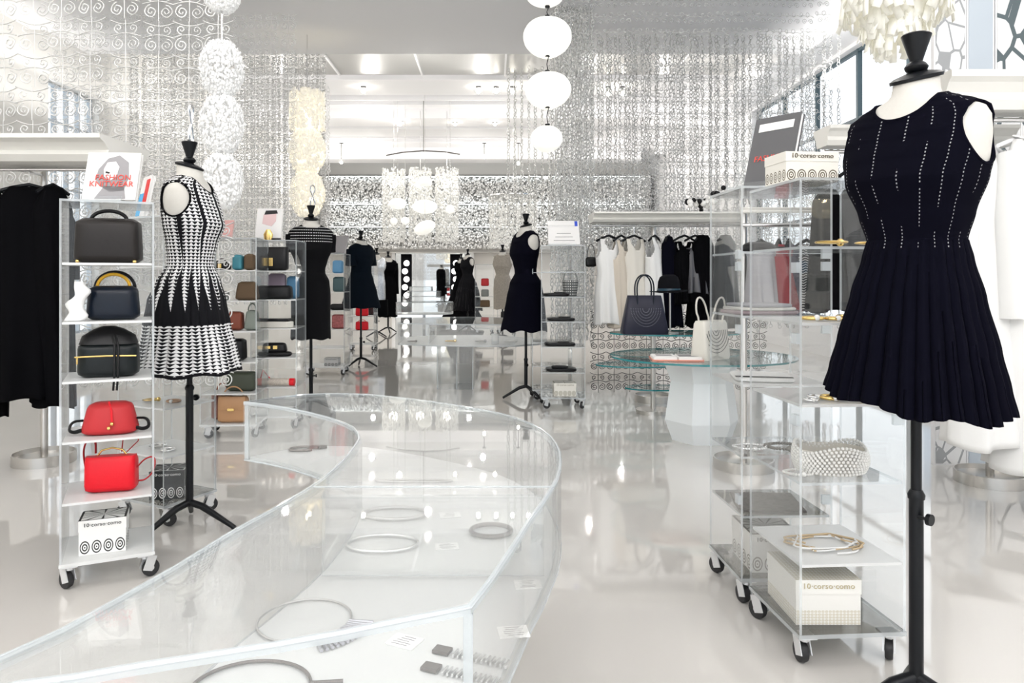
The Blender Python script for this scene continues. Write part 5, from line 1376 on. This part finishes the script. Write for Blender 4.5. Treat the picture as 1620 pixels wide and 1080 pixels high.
hang('grey_dress', 'dark grey draped dress between the black ones on the centre rack', 1100, 392, 464, .22, .30, pbr('charcoal_silk', (.07, .07, .08), .4), rzd=15, pl=14)
hang('black_dress', 'black velvet dress, last at the right end of the centre rack', 1148, 372, 520, .26, .30, pbr('black_velvet', (.02, .024, .026), .6, sheen=.5), rzd=40, strap=False)
# ornament cluster on the rack
t = thing('bead_ornament', 'cluster of black and white round beads on the rack of dresses', 'ornament', (P(1118, 440, yr)[0], yr, CH + 102 / F * yr + .001), 0)
g = np.random.default_rng(9); mb = MB(); mw = MB()
for i in range(34):
    x_ = g.uniform(-.16, .16); z_ = .03 + g.uniform(0, .09) + max(0, x_) * .9; r_ = g.uniform(.018, .03)
    (mb if i % 2 else mw).ball((x_, g.uniform(-.04, .04), z_), r_, 10, 8)
mb.build('black_bead', L_BLK, t, smooth=True); mw.build('white_bead', PEARL, t, smooth=True)
t = thing('small_black_bag', 'small black bag hung on the ring curtain left of the white dresses', 'bag', P(935, 422, 6.6)); MB().loft(rounded(.1, .04, .09, 0, 1, 4)).build('body', L_BLK, t, smooth=True); MB().tube(handle(.07, .12, .085), .003).build('strap', L_BLK, t)
# rack behind the right units
yr3 = 3.85
rack('white corniced rack behind the right shelf units', P(1300, 440, yr3)[0], 2.72, yr3, CH + 237 / F * yr3, CH + 200 / F * yr3, ch=.1, dp=.2, side='right')
rod3 = CH + 200 / F * yr3
for (px, tp, bt, wt, wb, mt, lab, rd, kw) in ((1205, 372, 492, .13, .15, GREYF, 'plain grey shift dress seen through the right units', 10, dict(strap=False)),
        (1236, 384, 492, .07, .08, REDF, 'dark red slip dress seen through the right units', 20, dict(strap=False)), (1252, 388, 492, .08, .09, PLUM, 'plum dress beside the dark red one', 20, dict(strap=False)),
        (1276, 382, 490, .15, .17, ZIG, 'black and white zigzag knit dress behind the right units', 5, dict(strap=False)), (1310, 300, 492, .17, .20, BLK, 'tall black dress right of the zigzag knit', 15, dict(strap=False)), (1350, 300, 485, .2, .24, pbr('charcoal_print', (.022, .022, .024), .7, noise=.8, nscale=12), 'charcoal mottled dress partly hidden by the navy dress', 15, dict(strap=False))):
    x = P(px, 440, yr3)[0]; zt = CH - (tp - CY) / F * yr3; zb_ = CH - (bt - CY) / F * yr3
    if px < 1300: continue
    hanger('hanger holding the ' + lab, x, yr3, rod3, w_=wt * .9, rz=R(rd)); garment('hanging_dress', lab, x, yr3, min(zt, rod3 - .1), zb_, wt, wb, mt, R(rd), cat='dress', **kw)
# low rail carrying shorter clothes
yr4 = 4.15
rack('plain low rail with the grey, red and zigzag clothes', P(1172, 440, yr4)[0], P(1302, 440, yr4)[0], yr4, CH + 84 / F * yr4 + .1, CH + 84 / F * yr4, ch=.03, dp=.05, side='left')
rod4 = CH + 84 / F * yr4
for (px, tp, bt, wt, wb, mt, lab, rd) in ((1204, 376, 492, .15, .16, GREYF, 'plain grey shift dress seen through the right units', 10), (1232, 380, 492, .10, .11, REDF, 'dark red slip dress seen through the right units', 45), (1248, 384, 490, .10, .11, PLUM, 'plum dress beside the dark red one', 45), (1276, 380, 490, .19, .20, ZIG, 'black and white zigzag knit dress behind the right units', 5)):
    x = P(px, 440, yr4)[0]; hanger('hanger holding the ' + lab, x, yr4, rod4, w_=wt * .85, rz=R(rd)); garment('hanging_dress', lab, x, yr4, rod4 - .11, CH - (bt - CY) / F * yr4, wt, wb, mt, R(rd), strap=False, pl=8)
# right rack with white shirts
yr5 = 3.4
rack('white corniced rack of white blouses at the far right', P(1478, 440, yr5)[0], 3.5, yr5, CH + 318 / F * yr5, CH + 250 / F * yr5, ch=.17, dp=.26, side='right')
rod5 = CH + 250 / F * yr5
for i, (px, bt, wt, wb, lab, mt, kw) in enumerate(((1548, 700, .30, .36, 'long white blouse nearest the pleated dress, with loose sleeves', WFAB, dict(slv=.72)), (1615, 735, .32, .38, 'long white collared shirt, second on the right rack', WFAB, dict(slv=.75, collar=True)), (1690, 740, .30, .36, 'white blouse at the edge of the photo on the right rack', WFAB, dict(slv=.7)))):
    x = P(px, 440, yr5)[0]; hanger('hanger holding the ' + lab, x, yr5, rod5, rz=R(28), mat=WHITE); garment('white_shirt', lab, x, yr5 - .02 - .0 * i, rod5 - .1, CH - (bt - CY) / F * yr5, wt, wb, mt, R(28 + i * 4), strap=False, pl=7, cat='shirt', dep=.06, seed=i, **kw)
# left rack
yl = 4.1
rack('white corniced rack of black clothes at the left edge', -3.6, P(200, 440, yl)[0], yl, CH + 214 / F * yl, CH + 172 / F * yl, ch=.13, dp=.56, side=70, back=.25)
rodl = CH + 172 / F * yl
for i, (px, tp, bt, wt, wb, lab, rd, kw) in enumerate(((46, 300, 628, .36, .38, 'black beaded draped coat beside the front left unit', 25, dict(slv=.45)), (84, 300, 640, .2, .16, 'black narrow dress hidden behind the front left unit', 60, dict()), (-30, 300, 660, .3, .27, 'black coat cut by the left edge of the photo', 30, dict(slv=.5)))):
    x = P(px, 440, yl)[0]; hanger('hanger holding the ' + lab, x, yl, rodl, rz=R(rd), w_=wt * .9); garment('black_coat', lab, x, yl, rodl - .1, CH - (bt - CY) / F * yl, wt, wb, BLK, R(rd), strap=False, pl=9, cat='coat', dep=.07, seed=i * 2, **kw)
# patterned panels above the right rack
def panel(label, x0, x1, Y, z0, z1, mat, name='decorative_screen'):
    t = thing(name, label, 'screen', ((x0 + x1) / 2, Y, z0)); MB().box((0, 0, (z1 - z0) / 2), (x1 - x0, .03, z1 - z0)).build('panel_board', WHITE, t)
    MB().box((0, -.017, (z1 - z0) / 2), (x1 - x0 - .02, .004, z1 - z0 - .02)).build('panel_face', mat, t)
yp = 4.3
zz = lambda py: CH - (py - CY) / F * yp
panel('white pebble-patterned panel directly right of the mannequin cap', P(1475, 440, yp)[0], P(1526, 440, yp)[0], yp, 0.0, 4.1, stones('pebble_print', (.84, .84, .84), (.36, .37, .38), 9))
panel('plain pale blue-grey panel between the two patterned ones', P(1527, 440, yp)[0], P(1570, 440, yp)[0], yp, 0.0, 4.1, pbr('blue_grey_panel', (.52, .58, .64), .5), name='plain_screen')
panel('dark grey and white branching panel at the top right corner', P(1572, 440, yp)[0], P(1700, 440, yp)[0], yp, 0.0, 4.1, stones('branch_print', (.78, .78, .78), (.10, .13, .14), 4.5))
